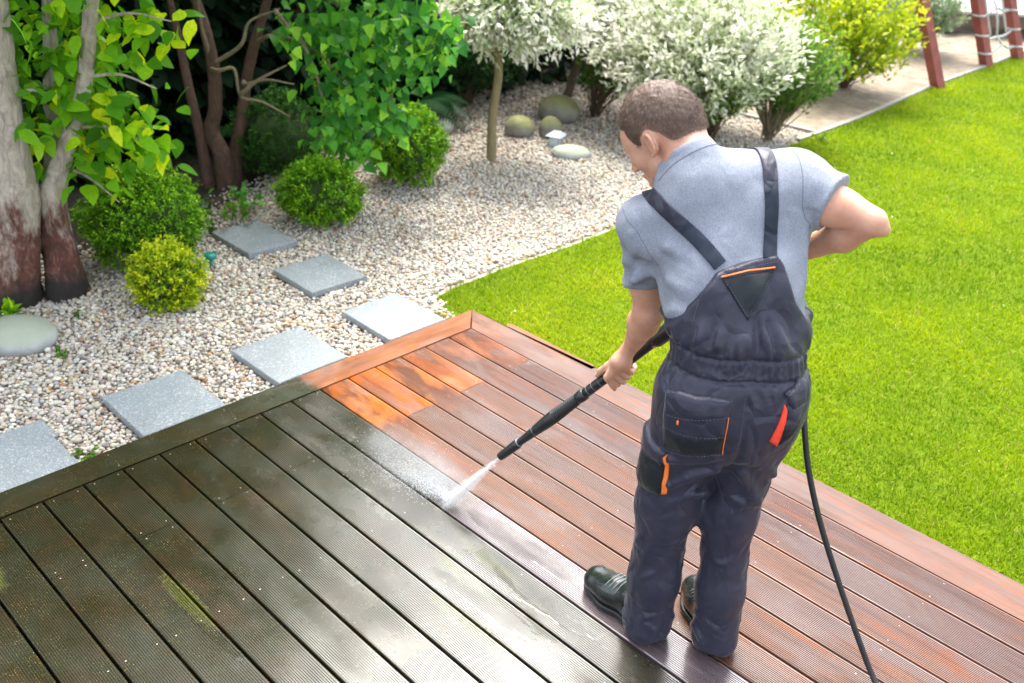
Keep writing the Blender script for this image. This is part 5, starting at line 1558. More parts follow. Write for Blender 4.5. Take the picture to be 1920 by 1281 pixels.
# ------------------------------------------------------------------ materials of the person
def skin_mat():
    t = NT('skin')
    v = t.coord()
    n1 = t.noise(v, 14, 6, 0.7); n2 = t.noise(v, 60, 3, 0.6)
    c = t.ramp(n1, [(0.30, (0.48, 0.225, 0.140, 1)), (0.52, (0.55, 0.29, 0.195, 1)), (0.75, (0.60, 0.34, 0.245, 1))])
    c = t.mix(t.rng(n2, 0.62, 0.80, 0, 0.25), c, (0.33, 0.10, 0.055, 1))
    nb = t.bump(t.noise(v, 420, 2, 0.6), 0.15, 0.002)
    b = t.bsdf(c, 0.48, nb)
    b.inputs['Subsurface Weight'].default_value = 0.12
    b.inputs['Subsurface Radius'].default_value = (0.02, 0.007, 0.004)
    b.inputs['Subsurface Scale'].default_value = 0.5
    return t.done(b)

def jersey_mat():
    t = NT('grey_melange_jersey')
    v = t.coord()
    f1 = t.noise(v, 300, 3, 0.75)
    f2 = t.noise(t.mapping(v, (1, 1, 0.35)), 180, 3, 0.6)
    c = t.ramp(f1, [(0.30, (0.165, 0.180, 0.218, 1)), (0.52, (0.235, 0.255, 0.302, 1)), (0.74, (0.345, 0.365, 0.415, 1))])
    c = t.mix(t.rng(f2, 0.35, 0.7, 0, 0.35), c, (0.165, 0.185, 0.232, 1))
    wr = t.noise(t.mapping(v, (1.0, 1.0, 0.6), (0.2, 0.5, 0.1)), 13, 1.5, 0.4, 0.3)
    warp = t.n('ShaderNodeVectorMath', operation='ADD'); t.l(t.mapping(v, (1, 1.2, 0.55), (0.25, 0.35, 0)), warp.inputs[0])
    wsc = t.n('ShaderNodeVectorMath', operation='SCALE'); t.l(t.noise(v, 5, 2, 0.5, 0, 'Color'), wsc.inputs[0]); wsc.inputs['Scale'].default_value = 0.30; t.l(wsc.outputs[0], warp.inputs[1])
    cre = t.rng(t.voro(warp.outputs[0], 6.0, 'DISTANCE_TO_EDGE'), 0.0, 0.25)
    nb = t.bump(wr, 0.60, 0.022)
    nb = t.bump(cre, 0.22, 0.010, nb)
    nb = t.bump(f1, 0.25, 0.0015, nb)
    b = t.bsdf(c, 0.88, nb)
    b.inputs['Sheen Weight'].default_value = 0.06
    b.inputs['Specular IOR Level'].default_value = 0.1
    return t.done(b)

def twill_mat(name, col, col2, rough=0.62, sheen=0.35):
    t = NT(name)
    v = t.coord()
    wv = t.n('ShaderNodeTexWave', wave_type='BANDS', bands_direction='DIAGONAL')
    t.l(v, wv.inputs['Vector']); wv.inputs['Scale'].default_value = 260; wv.inputs['Distortion'].default_value = 1.5
    big = t.noise(v, 7, 4, 0.6)
    c = t.ramp(big, [(0.28, col), (0.72, col2)])
    dust = t.noise(v, 95, 4, 0.7)
    c = t.mix(t.rng(dust, 0.60, 0.80, 0, 0.35), c, tuple(min(1, q * 2.2) for q in col2[:3]) + (1,))
    wr = t.noise(t.mapping(v, (1.0, 1.0, 0.55), (0.35, -0.3, 0)), 14, 1.5, 0.4, 0.3)
    wr2 = t.noise(t.mapping(v, (1.0, 1.0, 0.8), (-0.6, 0.5, 0.4)), 36, 1.5, 0.4, 0.2)
    nb = t.bump(wr, 0.50, 0.024)
    nb = t.bump(wr2, 0.30, 0.008, nb)
    warp = t.n('ShaderNodeVectorMath', operation='ADD'); t.l(t.mapping(v, (1, 1, 0.6), (0.3, 0.2, 0)), warp.inputs[0])
    wsc = t.n('ShaderNodeVectorMath', operation='SCALE'); t.l(t.noise(v, 6, 2, 0.5, 0, 'Color'), wsc.inputs[0]); wsc.inputs['Scale'].default_value = 0.22; t.l(wsc.outputs[0], warp.inputs[1])
    cre = t.rng(t.voro(warp.outputs[0], 8.5, 'DISTANCE_TO_EDGE'), 0.0, 0.20)
    nb = t.bump(cre, 0.40, 0.012, nb)
    nb = t.bump(wv.outputs['Fac'], 0.10, 0.001, nb)
    b = t.bsdf(c, rough, nb)
    b.inputs['Sheen Weight'].default_value = sheen * 0.25
    b.inputs['Sheen Roughness'].default_value = 0.4
    b.inputs['Specular IOR Level'].default_value = 0.34
    return t.done(b)

def hair_mat():
    t = NT('cropped_brown_hair')
    v = t.coord()
    st = t.noise(t.mapping(v, (1, 1, 0.14), (0.3, 0.7, 0.2)), 300, 2, 0.5)
    big = t.noise(v, 16, 3)
    c = t.ramp(st, [(0.25, (0.070, 0.041, 0.028, 1)), (0.55, (0.104, 0.064, 0.044, 1)), (0.80, (0.155, 0.102, 0.074, 1))])
    c = t.mix(t.rng(big, 0.45, 0.75, 0, 0.35), c, (0.165, 0.110, 0.080, 1))
    # shaved fade toward the hairline: scalp shows between the stubble
    c = t.mix(t.attr('fade'), c, t.mix(st, (0.19, 0.125, 0.095, 1), (0.46, 0.29, 0.215, 1)))
    nb = t.bump(st, 0.5, 0.002)
    return t.done(t.bsdf(c, 0.62, nb))

M_SKIN = skin_mat()
M_JERSEY = jersey_mat()
M_TWILL = twill_mat('slate_work_twill', (0.019, 0.0195, 0.034, 1), (0.031, 0.0315, 0.053, 1), 0.46, 0.3)
M_TWILL_DARK = twill_mat('black_reinforcing_twill', (0.006, 0.009, 0.013, 1), (0.010, 0.014, 0.019, 1), 0.55, 0.2)
M_ELASTIC = twill_mat('navy_elastic_webbing', (0.009, 0.015, 0.028, 1), (0.014, 0.023, 0.040, 1), 0.7, 0.2)
M_ORANGE = simple_mat('orange_piping', (0.85, 0.20, 0.03, 1), 0.6, 0.12, 60, 0.2)
M_RED = simple_mat('red_orange_gusset_cloth', (0.80, 0.055, 0.020, 1), 0.6, 0.12, 60, 0.2)
M_STITCH = simple_mat('grey_thread', (0.10, 0.115, 0.155, 1), 0.8)
M_SEAM = simple_mat('shirt_seam_thread', (0.105, 0.120, 0.155, 1), 0.8)
M_HAIR = hair_mat()
def leather_mat():
    t = NT('wet_dark_green_leather')
    v = t.coord()
    c = t.ramp(t.noise(v, 30, 4), [(0.3, (0.005, 0.008, 0.0075, 1)), (0.7, (0.012, 0.018, 0.016, 1))])
    nb = t.bump(t.noise(v, 160, 3), 0.25, 0.002)
    return t.done(t.bsdf(c, t.rng(t.noise(v, 45, 4, 0.7), 0.35, 0.7, 0.14, 0.45), nb, Coat_Weight=0.4, Coat_Roughness=0.12))
M_LEATHER = leather_mat()
M_SOLE = simple_mat('shoe_sole_rubber', (0.010, 0.011, 0.011, 1), 0.45)
M_LACE = simple_mat('pale_upper_stitching', (0.22, 0.25, 0.24, 1), 0.5)

# ------------------------------------------------------------------ build
PERSON_LOC, PERSON_ROT = (1.97, -0.92, 0.0), R(140)
person = link('person', build_body().mesh('person', M_SKIN, 3), None, PERSON_LOC, (0, 0, PERSON_ROT))
tag(person, 'man seen from behind in grey t-shirt and slate bib overalls, bending over a pressure-washer lance', 'person')
hair = link('hair', build_hair().mesh('hair', M_HAIR, 1), person)
def set_fade(o):
    n = len(o.data.vertices); co = np.empty(n * 3, np.float32); o.data.vertices.foreach_get('co', co); co = co.reshape(-1, 3)
    qx, qz = head_xz(co[:, 0], co[:, 1], co[:, 2])
    m = poly_sd(qx, qz, HAIRLINE)
    back = np.clip((0.02 - qx) / 0.04, 0, 1)
    f = np.clip(1 - (-m) / 0.030, 0, 1) * back
    o.data.attributes.new('fade', 'FLOAT', 'POINT').data.foreach_set('value', f.astype(np.float32))
    return m
hair_m = set_fade(hair)
hair['label'] = 'short cropped brown hair, shaved at the nape'
shirt = link('t_shirt', build_shirt().mesh('t_shirt', M_JERSEY, 2), person)
shirt['label'] = 'grey-blue melange short-sleeved t-shirt'
overalls = link('overalls', build_overalls().mesh('overalls', M_TWILL, 1), person)
overalls['label'] = 'slate grey work bib overalls with orange-trimmed pockets'

def bvh_of(me):
    V = np.empty(len(me.vertices) * 3, np.float32); me.vertices.foreach_get('co', V)
    return BVHTree.FromPolygons([Vector(v) for v in V.reshape(-1, 3)], [tuple(p.vertices) for p in me.polygons])
BV_O, BV_S = bvh_of(overalls.data), bvh_of(shirt.data)

# short hair strands standing off the scalp cap, so that its outline is not a hard edge
def hair_strands():
    me = hair.data
    n = len(me.vertices)
    co = np.empty(n * 3, np.float32); me.vertices.foreach_get('co', co); co = co.reshape(-1, 3)
    no = np.empty(n * 3, np.float32); me.vertices.foreach_get('normal', no); no = no.reshape(-1, 3)
    out = (((co - HEAD) * no).sum(1) > 0.02) & (hair_m < -0.012)
    co, no = co[out], no[out]
    rs = np.random.default_rng(5)
    k = 15000
    i = rs.integers(0, len(co), k)
    base = co[i] + rs.normal(0, 0.0012, (k, 3))
    lie = -HM[:, 2] * 0.55 + HM[:, 0] * 0.25                 # strands lie down and forward
    d = no[i] * 0.38 + lie + rs.normal(0, 0.22, (k, 3))
    d /= np.linalg.norm(d, axis=1)[:, None]
    L = rs.uniform(0.006, 0.013, k)[:, None]
    s = np.cross(d, rs.normal(size=(k, 3))); s /= np.linalg.norm(s, axis=1)[:, None]
    V = np.stack([base - s * 0.00035, base + s * 0.00035, base + d * L], 1).reshape(-1, 3)
    F = np.arange(3 * k).reshape(-1, 3)
    o = link('hair_strands', np_mesh('hair_strands', V, F, simple_mat('brown_hair_strand', (0.110, 0.069, 0.048, 1), 0.55, 0.2, 25)), hair)
    o['kind'] = 'stuff'
hair_strands()

def resample(P, n):
    P = np.asarray(P, float)
    s = np.concatenate([[0], np.cumsum(np.linalg.norm(np.diff(P, axis=0), axis=1))])
    t = np.linspace(0, s[-1], n)
    return np.stack([np.interp(t, s, P[:, j]) for j in range(3)], 1)

def snap(bv, p, off):
    h = bv.find_nearest(Vector(p))
    return np.array(h[0]) + np.array(h[1]) * off

def patch(name, top, bot, parent, mat, off=0.003, n=16, m=10, bv=None, pad=0.0):
    """piece of cloth sewn on to the garment: ruled between two lines, laid on the surface"""
    bv = bv or BV_O
    T, B = resample(top, n), resample(bot, n)
    V = []
    for j in range(m):
        q = j / (m - 1)
        row = T * (1 - q) + B * q
        for i in range(n):
            e = min(i, n - 1 - i, j, m - 1 - j)
            puff = pad * math.sin(math.pi * i / (n - 1)) * math.sin(math.pi * q)
            V.append(snap(bv, row[i], (off * (0.55 if e == 0 else 1.0)) + puff))
    V = np.array(V)
    Q = [(j * n + i, j * n + i + 1, (j + 1) * n + i + 1, (j + 1) * n + i) for j in range(m - 1) for i in range(n - 1)]
    # skirt down to the cloth
    ring = [i for i in range(n)] + [j * n + n - 1 for j in range(1, m)] + [(m - 1) * n + i for i in range(n - 2, -1, -1)] + [j * n for j in range(m - 2, 0, -1)]
    base = np.array([snap(bv, V[i], -0.004) for i in ring])
    o0 = len(V); V = np.concatenate([V, base])
    for k in range(len(ring)):
        k2 = (k + 1) % len(ring)
        Q.append((ring[k], o0 + k, o0 + k2, ring[k2]))
    o = link(name, np_mesh(name, V, np.array(Q), mat), parent)
    return o

def cordline(name, pts, parent, mat, rad=0.0015, off=0.004, n=24, bv=None):
    P = [snap(bv or BV_O, p, off) for p in resample(pts, n)]
    V, F = tube_geo(P, rad, 6)
    return link(name, np_mesh(name, V, F, mat), parent)

def stitches(name, lines, parent, off=0.0058, bv=None, mat=None):
    parts = []
    for ln in lines:
        L = np.linalg.norm(np.diff(np.asarray(ln), axis=0), axis=1).sum()
        k = max(2, int(L / 0.0075))
        P = [snap(bv or BV_O, p, off) for p in resample(ln, 2 * k)]
        for a in range(k):
            parts.append(tube_geo([P[2 * a], P[2 * a + 1]], 0.0007, 4))
    V, F = join_geo(parts)
    o = link(name, np_mesh(name, V, F, mat or M_STITCH), parent)
    o['kind'] = 'stuff'

def mixp(a, b, t): return tuple(np.asarray(a) * (1 - t) + np.asarray(b) * t)

# back pocket on his left
A = (-0.0649, 0.168, 0.9551); B = (-0.1347, 0.0358, 0.9736); Cc = (-0.1461, 0.0345, 0.8153); Dd = (-0.0635, 0.1618, 0.7873)
pk = patch('back_pocket', [A, B], [Dd, Cc], overalls, M_TWILL, 0.007, 18, 16, pad=0.006)
patch('pocket_reinforcement', [(-0.0758, 0.1668, 0.8682), (-0.148, 0.0357, 0.886)], [Dd, Cc], overalls, M_TWILL_DARK, 0.0098, 18, 10, pad=0.006)
patch('pocket_flap', [(-0.0617, 0.1699, 0.9603), (-0.1333, 0.0356, 0.9787)], [(-0.0774, 0.1687, 0.9006), (-0.1284, 0.1142, 0.9151), (-0.1427, 0.037, 0.932)], overalls, M_TWILL, 0.0135, 18, 8)
cordline('orange_piping', [(-0.1427, 0.0367, 0.9321), (-0.1483, 0.0358, 0.8768), (-0.1462, 0.0327, 0.8154)], overalls, M_ORANGE, 0.0013, 0.007)
patch('orange_tab', [(-0.1055, 0.1457, 0.9054), (-0.1098, 0.141, 0.9081)], [(-0.1058, 0.1444, 0.8874), (-0.1104, 0.1397, 0.8904)], overalls, M_ORANGE, 0.0155, 4, 5)
stitches('stitching', [[(-0.0637, 0.1699, 0.9563), (-0.1333, 0.0376, 0.9747)], [(-0.0770, 0.1687, 0.9046), (-0.1284, 0.1142, 0.9191), (-0.1427, 0.039, 0.936)]], overalls, 0.0145)
stitches('stitching', [[(-0.0758, 0.1668, 0.8662), (-0.148, 0.0367, 0.884)], [mixp(Dd, A, 0.03), mixp(Cc, B, 0.03)]], overalls, 0.0160)
# back pocket on his right
patch('back_pocket', [(-0.1353, -0.1128, 0.9621), (-0.1159, -0.1571, 0.9579)], [(-0.1421, -0.1046, 0.8463), (-0.1331, -0.1463, 0.8834)], overalls, M_TWILL, 0.008, 14, 14, pad=0.007)
patch('pocket_reinforcement', [(-0.1452, -0.1112, 0.9049), (-0.1246, -0.155, 0.9307)], [(-0.1412, -0.1067, 0.844), (-0.1326, -0.1472, 0.8797)], overalls, M_TWILL_DARK, 0.011, 14, 10, pad=0.006)
patch('pocket_flap', [(-0.1287, -0.1067, 0.9918), (-0.0902, -0.161, 1.0068)], [(-0.1354, -0.1255, 0.9464), (-0.1147, -0.1615, 0.9522)], overalls, M_TWILL, 0.0145, 14, 8)
patch('red_gusset', [(-0.1354, -0.1082, 0.9639), (-0.1369, -0.1145, 0.9534)], [(-0.146, -0.0853, 0.8592), (-0.1397, -0.1095, 0.8395)], overalls, M_RED, 0.009, 6, 14)
stitches('stitching', [[(-0.1354, -0.1235, 0.9504), (-0.1147, -0.1595, 0.9562)], [(-0.1287, -0.1087, 0.9878), (-0.0922, -0.160, 1.0028)]], overalls, 0.0155)
# cargo pocket on the outside of his left thigh
patch('cargo_pocket', [(-0.058, 0.152, 0.735), (0.03, 0.205, 0.735), (0.095, 0.205, 0.725)], [(-0.0525, 0.1470, 0.6088), (0.03, 0.195, 0.590), (0.09, 0.195, 0.590)], overalls, M_TWILL_DARK, 0.009, 18, 14, pad=0.010)
patch('pocket_flap', [(-0.0713, 0.1497, 0.7672), (0.02, 0.21, 0.785), (0.10, 0.21, 0.785)], [(-0.0646, 0.152, 0.7326), (0.03, 0.205, 0.715), (0.10, 0.205, 0.705)], overalls, M_TWILL, 0.017, 18, 8)
patch('orange_gusset', [(-0.071, 0.1472, 0.7635), (-0.066, 0.1530, 0.7605)], [(-0.0599, 0.1362, 0.6187), (-0.0503, 0.1500, 0.6094)], overalls, M_ORANGE, 0.0075, 6, 14)
stitches('stitching', [[(-0.0646, 0.152, 0.7366), (0.03, 0.205, 0.719)]], overalls, 0.018)
# bib: triangular patch with its orange line, hem and side stitching
patch('triangular_patch', [(-0.0362, 0.0736, 1.2675), (-0.0262, -0.0638, 1.2899)], [(-0.0729, -0.0002, 1.1693), (-0.0729, -0.0008, 1.1693)], overalls, M_TWILL_DARK, 0.0035, 16, 14)
cordline('orange_piping', [(-0.0344, 0.0748, 1.2699), (-0.025, 0.0074, 1.2837), (-0.024, -0.0639, 1.2936)], overalls, M_ORANGE, 0.0022, 0.004)
stitches('stitching', [[(-0.0402, 0.0636, 1.2600), (-0.0729, -0.0000, 1.1793), (-0.0362, -0.054, 1.279)], [(-0.02, 0.062, 1.277), (-0.02, -0.070, 1.309)], [(-0.03, 0.112, 1.222), (-0.09, 0.165, 1.130)]], overalls, 0.0045)
stitches('stitching', [[(-0.16, -0.009, 0.985), (-0.17, -0.009, 0.90), (-0.16, -0.009, 0.83)]], overalls, 0.002)
stitches('stitching', [[(0.02, 0.196, 0.58), (0.01, 0.19, 0.40), (0.0, 0.18, 0.25), (0.0, 0.18, 0.08)]], overalls, 0.002)

# shoulder straps
def strap(name, pts, width, mat, bv, off, parent):
    P = np.array([snap(bv, p, off) for p in resample(catmull(pts, 6), 44)])
    for _ in range(3):
        P[1:-1] = (P[:-2] + 2 * P[1:-1] + P[2:]) / 4
    N = np.array([np.array(bv.find_nearest(Vector(p))[1]) for p in P])
    for _ in range(6):
        N[1:-1] = (N[:-2] + 2 * N[1:-1] + N[2:]) / 4
    T = np.gradient(P, axis=0); T /= np.linalg.norm(T, axis=1)[:, None]
    S = np.cross(T, N); S /= np.linalg.norm(S, axis=1)[:, None]
    prof = [(-0.5, -0.002), (-0.5, 0.0015), (-0.44, 0.0026), (0.44, 0.0026), (0.5, 0.0015), (0.5, -0.002)]
    V = np.concatenate([[P[i] + S[i] * width * a + N[i] * b for a, b in prof] for i in range(len(P))])
    k = len(prof)
    Q = np.array([(i * k + a, i * k + (a + 1) % k, (i + 1) * k + (a + 1) % k, (i + 1) * k + a) for i in range(len(P) - 1) for a in range(k)])
    return link(name, np_mesh(name, V, Q, mat), parent)
SL = [(0.285, 0.190, 1.350), (0.225, 0.215, 1.395), (0.165, 0.212, 1.402), (0.119, 0.199, 1.393), (0.0716, 0.1538, 1.3617), (0.0328, 0.1124, 1.3305), (-0.005, 0.0719, 1.288)]
SR = [(0.275, -0.055, 1.440), (0.225, -0.058, 1.505), (0.175, -0.059, 1.530), (0.131, -0.0594, 1.5142), (0.0936, -0.0576, 1.4799), (0.0538, -0.059, 1.4078), (0.035, -0.0591, 1.3579), (0.0025, -0.0557, 1.305)]
strap('shoulder_strap', SL[:5], 0.038, M_TWILL, BV_S, 0.0045, overalls)
strap('elastic_strap', SL[4:], 0.037, M_ELASTIC, BV_S, 0.0040, overalls)
strap('shoulder_strap', SR[:5], 0.036, M_TWILL, BV_S, 0.0045, overalls)
strap('elastic_strap', SR[4:], 0.035, M_ELASTIC, BV_S, 0.0040, overalls)
# shirt seams and neck band
cordline('sleeve_seam', [(0.2376, 0.2748, 1.3434), (0.1635, 0.2563, 1.3216), (0.1291, 0.2241, 1.277), (0.115, 0.195, 1.235)], shirt, M_SEAM, 0.0009, 0.0002, 30, BV_S)
cordline('sleeve_seam', [(0.185, -0.130, 1.535), (0.150, -0.133, 1.535), (0.1253, -0.1355, 1.5288), (0.0909, -0.1384, 1.4944), (0.0697, -0.1398, 1.4343), (0.075, -0.150, 1.385), (0.10, -0.165, 1.36)], shirt, M_SEAM, 0.0008, 0.0002, 30, BV_S)
cordline('neck_band', [(0.1769, 0.0712, 1.5420), (0.1537, 0.1081, 1.5430), (0.1477, 0.1375, 1.5310), (0.1513, 0.1692, 1.5060), (0.1603, 0.188, 1.4819), (0.1727, 0.2072, 1.446)], shirt, M_SEAM, 0.0009, 0.0003, 40, BV_S)

# shoes
def shoe(name, heel, toe, label):
    heel = np.array([*heel, 0.0]); toe = np.array([*toe, 0.0])
    L = np.linalg.norm(toe - heel); d = (toe - heel) / L; s = np.array([-d[1], d[0], 0])
    def q(a, b, z): return heel + d * a * L + s * b + np.array([0, 0, z])
    lo = np.minimum(heel, toe) - 0.09; hi = np.maximum(heel, toe) + 0.09
    F = Field((lo[0], lo[1], -0.01), (hi[0], hi[1], 0.17), 0.004)
    F.chain([q(0.13, 0, 0.045), q(0.35, 0, 0.045), q(0.66, 0.002, 0.048), q(0.84, 0.0, 0.046)], [0.042, 0.040, 0.049, 0.046], 0.03, (0, 0, 1), 0.86)
    F.chain([q(0.86, 0, 0.044), q(0.60, 0, 0.068), q(0.40, 0, 0.088), q(0.24, 0, 0.105)], [0.040, 0.036, 0.036, 0.038], 0.03)
    X, Y, Z = F.whole()
    F.D = np.maximum(F.D, (0.016 - Z)).astype(np.float32)
    up = link(name, F.mesh(name, M_LEATHER, 2), person)
    up['label'] = label
    G = Field((lo[0], lo[1], -0.01), (hi[0], hi[1], 0.06), 0.004)
    G.chain([q(0.13, 0, 0.02), q(0.35, 0, 0.02), q(0.66, 0.003, 0.02), q(0.845, 0.0, 0.02)], [0.044, 0.042, 0.053, 0.050], 0.03)
    X, Y, Z = G.whole()
    G.D = np.maximum(np.maximum(G.D, 0.0012 - Z), Z - 0.024).astype(np.float32)
    link('shoe_sole', G.mesh('shoe_sole', M_SOLE, 2), up)
    bv = bvh_of(up.data)
    for a in (0.50, 0.545, 0.59, 0.635):
        P = [snap(bv, q(a + 0.02 * abs(b) / 0.04, b, 0.12 - 16 * b * b), 0.0012) for b in np.linspace(-0.043, 0.043, 12)]
        V, Fc = tube_geo(P, 0.0016, 5)
        link('instep_cord', np_mesh('instep_cord', V, Fc, M_LACE), up)
    return up
shoe('shoe', (0.000, 0.062), (0.272, 0.256), 'wet dark green leather shoe turned outward, toe showing')
shoe('shoe', (-0.070, -0.096), (0.222, -0.088), 'shoe mostly hidden under the trouser hem')

# ------------------------------------------------------------------ pressure-washer lance in his hands
M_BLACK = simple_mat('black_moulded_plastic', (0.014, 0.016, 0.018, 1), 0.38, 0.25, 40, 0.15, 300)
M_BLACK2 = simple_mat('black_rubber', (0.010, 0.012, 0.014, 1), 0.5, 0.25, 40)
M_MARK = simple_mat('grey_scuff_lines', (0.16, 0.19, 0.21, 1), 0.6)
NOZ_END = np.array([0.694, 0.723, 0.0])
lance = empty('spray_lance', PERSON_LOC, PERSON_ROT)
tag(lance, 'black pressure-washer lance held in both hands, pointing down at the boards', 'spray lance')
def rod(name, prof, mat, parent=lance, n=20):
    P = [GRIP_L + LANCE * u for u, r in prof]
    # flat-shaded steps need doubled rings, so build as a lathe with sharp profile
    V, F = tube_geo(P, [r for u, r in prof], n)
    return link(name, np_mesh(name, V, F, mat), parent)
rod('grip_shaft', [(-0.46, 0.014), (-0.30, 0.0155), (-0.10, 0.0165), (0.0, 0.0170), (0.15, 0.0175), (0.168, 0.0175)], M_BLACK)
rod('collar', [(0.163, 0.0170), (0.166, 0.0205), (0.186, 0.0212), (0.192, 0.0200), (0.200, 0.0195)], M_BLACK)
rib = []
for i in range(13):
    u = 0.200 + i * 0.0085
    r = 0.0195 + 0.0038 * i / 12
    rib += [(u, r - 0.0022), (u + 0.0015, r), (u + 0.0050, r), (u + 0.0065, r - 0.0022)]
rod('ribbed_sleeve', rib, M_BLACK2)
rod('barrel', [(0.308, 0.0225), (0.312, 0.0238), (0.36, 0.0222), (0.44, 0.0160), (0.494, 0.0128), (0.500, 0.0126)], M_BLACK)
rod('nozzle', [(0.496, 0.0125), (0.499, 0.0165), (0.512, 0.0178), (0.560, 0.0165), (0.590, 0.0152), (0.600, 0.0148), (0.602, 0.0120), (0.594, 0.0085), (0.585, 0.004)], M_BLACK)
for u, r in ((0.030, 0.0173), (0.060, 0.0174), (0.090, 0.0176), (0.120, 0.0178), (0.145, 0.0179), (0.4975, 0.0165), (0.415, 0.0185)):
    rod('scuff_ring', [(u, r), (u + 0.0008, r + 0.0003), (u + 0.0016, r)], M_MARK)
# trigger handle at the rear hand
e1 = unit(np.array([0.3, -0.2, -1.0]) - LANCE * (np.array([0.3, -0.2, -1.0]) @ LANCE))
V, F = join_geo([tube_geo([GRIP_R + LANCE * 0.10, GRIP_R + LANCE * 0.02, GRIP_R - LANCE * 0.07], [0.024, 0.028, 0.022], 14),
                 tube_geo([GRIP_R - LANCE * 0.03, GRIP_R - LANCE * 0.05 + e1 * 0.06, GRIP_R - LANCE * 0.075 + e1 * 0.13], [0.022, 0.019, 0.020], 14)])
link('trigger_handle', np_mesh('trigger_handle', V, F, M_BLACK), lance)
V, F = tube_geo(catmull([GRIP_R + LANCE * 0.03 + e1 * 0.025, GRIP_R + LANCE * 0.015 + e1 * 0.06, GRIP_R - LANCE * 0.02 + e1 * 0.085]), 0.006, 8)
link('trigger', np_mesh('trigger', V, F, M_BLACK2), lance)
# dark body of the gun that shows past his hip, between forearm and belt
V, F = join_geo([tube_geo([GRIP_L - LANCE * 0.135, GRIP_L - LANCE * 0.16, GRIP_L - LANCE * 0.27, GRIP_L - LANCE * 0.34], [0.016, 0.025, 0.029, 0.024], 14)])
link('gun_body', np_mesh('gun_body', V, F, M_BLACK), lance)

# hose from the handle, round his right hip, down to the boards and away
hs0 = GRIP_R - LANCE * 0.075 + e1 * 0.13
HOSE = [hs0, hs0 + np.array([-0.03, -0.05, -0.08]), (0.20, -0.262, 0.915), (0.12, -0.283, 0.822), (0.07, -0.279, 0.755), (0.03, -0.301, 0.633), (-0.02, -0.349, 0.478), (-0.085, -0.425, 0.288), (-0.15, -0.490, 0.136), (-0.204, -0.536, 0.035), (-0.29, -0.552, 0.0095), (-0.45, -0.52, 0.0095), (-0.75, -0.36, 0.0095), (-1.05, -0.30, 0.0095), (-1.5, -0.5, 0.0095)]
V, F = tube_geo(catmull(HOSE, 10), 0.0088, 12)
hose = link('hose', np_mesh('hose', V, F, M_BLACK2), None, PERSON_LOC, (0, 0, PERSON_ROT))
tag(hose, 'black rubber hose hanging from behind the hip of the man down to the deck', 'hose')
# ================================================================== stones, lamp, play frame, water jet
def stone_mat(name, lo, hi, moss=None):
    t = NT(name)
    v = t.coord()
    c = t.ramp(t.noise(v, 9, 5, 0.65), [(0.3, lo), (0.7, hi)])
    if moss:
        up = t.sep(t.n('ShaderNodeNewGeometry').outputs['Normal'])[2]
        k = t.rng(t.math('ADD', up, t.math('MULTIPLY', t.math('SUBTRACT', t.noise(v, 12, 4, 0.7), 0.5), 1.5)), 0.1, 0.8, 0, 0.85)
        c = t.mix(k, c, moss)
    nb = t.bump(t.noise(v, 55, 4, 0.7), 0.45, 0.006)
    return t.done(t.bsdf(c, 0.75, nb))
M_MOSSY = stone_mat('mossy_boulder', (0.13, 0.125, 0.10, 1), (0.27, 0.26, 0.22, 1), (0.20, 0.21, 0.055, 1))
M_PALE = stone_mat('pale_flat_stone', (0.25, 0.27, 0.26, 1), (0.44, 0.46, 0.44, 1), (0.30, 0.33, 0.24, 1))
def boulder(c, r, seed, label, mat, rz=0.0):
    V, F = ico(4)
    rs = np.random.default_rng(seed)
    k = np.ones(len(V))
    for _ in range(7):
        d = rs.normal(size=3); d /= np.linalg.norm(d)
        k += rs.uniform(-0.09, 0.09) * (V @ d) ** 2 * np.sign(V @ d)
    for _ in range(6):
        k += 0.012 * np.sin(V @ rs.normal(0, 5, 3) + rs.uniform(0, 6))
    V = V * k[:, None] * np.array(r)
    o = link('boulder', np_mesh('boulder', V, F, mat), None, (c[0], c[1], -0.12 + r[2] * 0.55), (0, 0, rz))
    tag(o, label, 'stone', 'boulders in the gravel')
boulder((-2.55, 3.38), (0.185, 0.150, 0.135), 1, 'largest mossy round boulder, at the foot of the leaning willow', M_MOSSY, 0.8)
boulder((-2.44, 2.80), (0.125, 0.110, 0.105), 2, 'round mossy boulder nearest the straight willow stem', M_MOSSY, 0.3)
boulder((-2.28, 3.00), (0.100, 0.090, 0.110), 3, 'small pointed boulder right behind the garden lamp', M_MOSSY, 1.0)
boulder((-1.82, 2.72), (0.155, 0.110, 0.060), 4, 'flat grey-green stone in front of the garden lamp', M_PALE, 0.8)
boulder((-2.90, 2.34), (0.100, 0.090, 0.080), 5, 'grey boulder half behind the box ball that stands out', M_PALE, 0.2)
boulder((-1.46, -1.66), (0.200, 0.150, 0.085), 6, 'flat pale stone at the left picture edge, near the tree foot', M_PALE, 0.75)

# small solar lamp among the boulders
M_LAMPW = simple_mat('pale_blue_grey_lamp_plastic', (0.38, 0.45, 0.50, 1), 0.4)
M_LAMPG = simple_mat('frosted_lamp_glass', (0.55, 0.63, 0.68, 1), 0.2)
lamp = empty('garden_lamp', (-2.06, 2.83, -0.12), R(20))
tag(lamp, 'small pale blue solar garden lamp among the boulders', 'lamp')
V, F = join_geo([box_geo(-0.045, 0.045, -0.045, 0.045, 0.0, 0.015, 0.003), box_geo(-0.004, 0.004, -0.004, 0.004, -0.05, 0.0)])
link('base', np_mesh('base', V, F, M_LAMPW, False), lamp)
for sx in (-1, 1):
    for sy in (-1, 1):
        link('corner_post', np_mesh('corner_post', *box_geo(sx * 0.036 - 0.005, sx * 0.036 + 0.005, sy * 0.036 - 0.005, sy * 0.036 + 0.005, 0.015, 0.095), M_LAMPW, False), lamp)
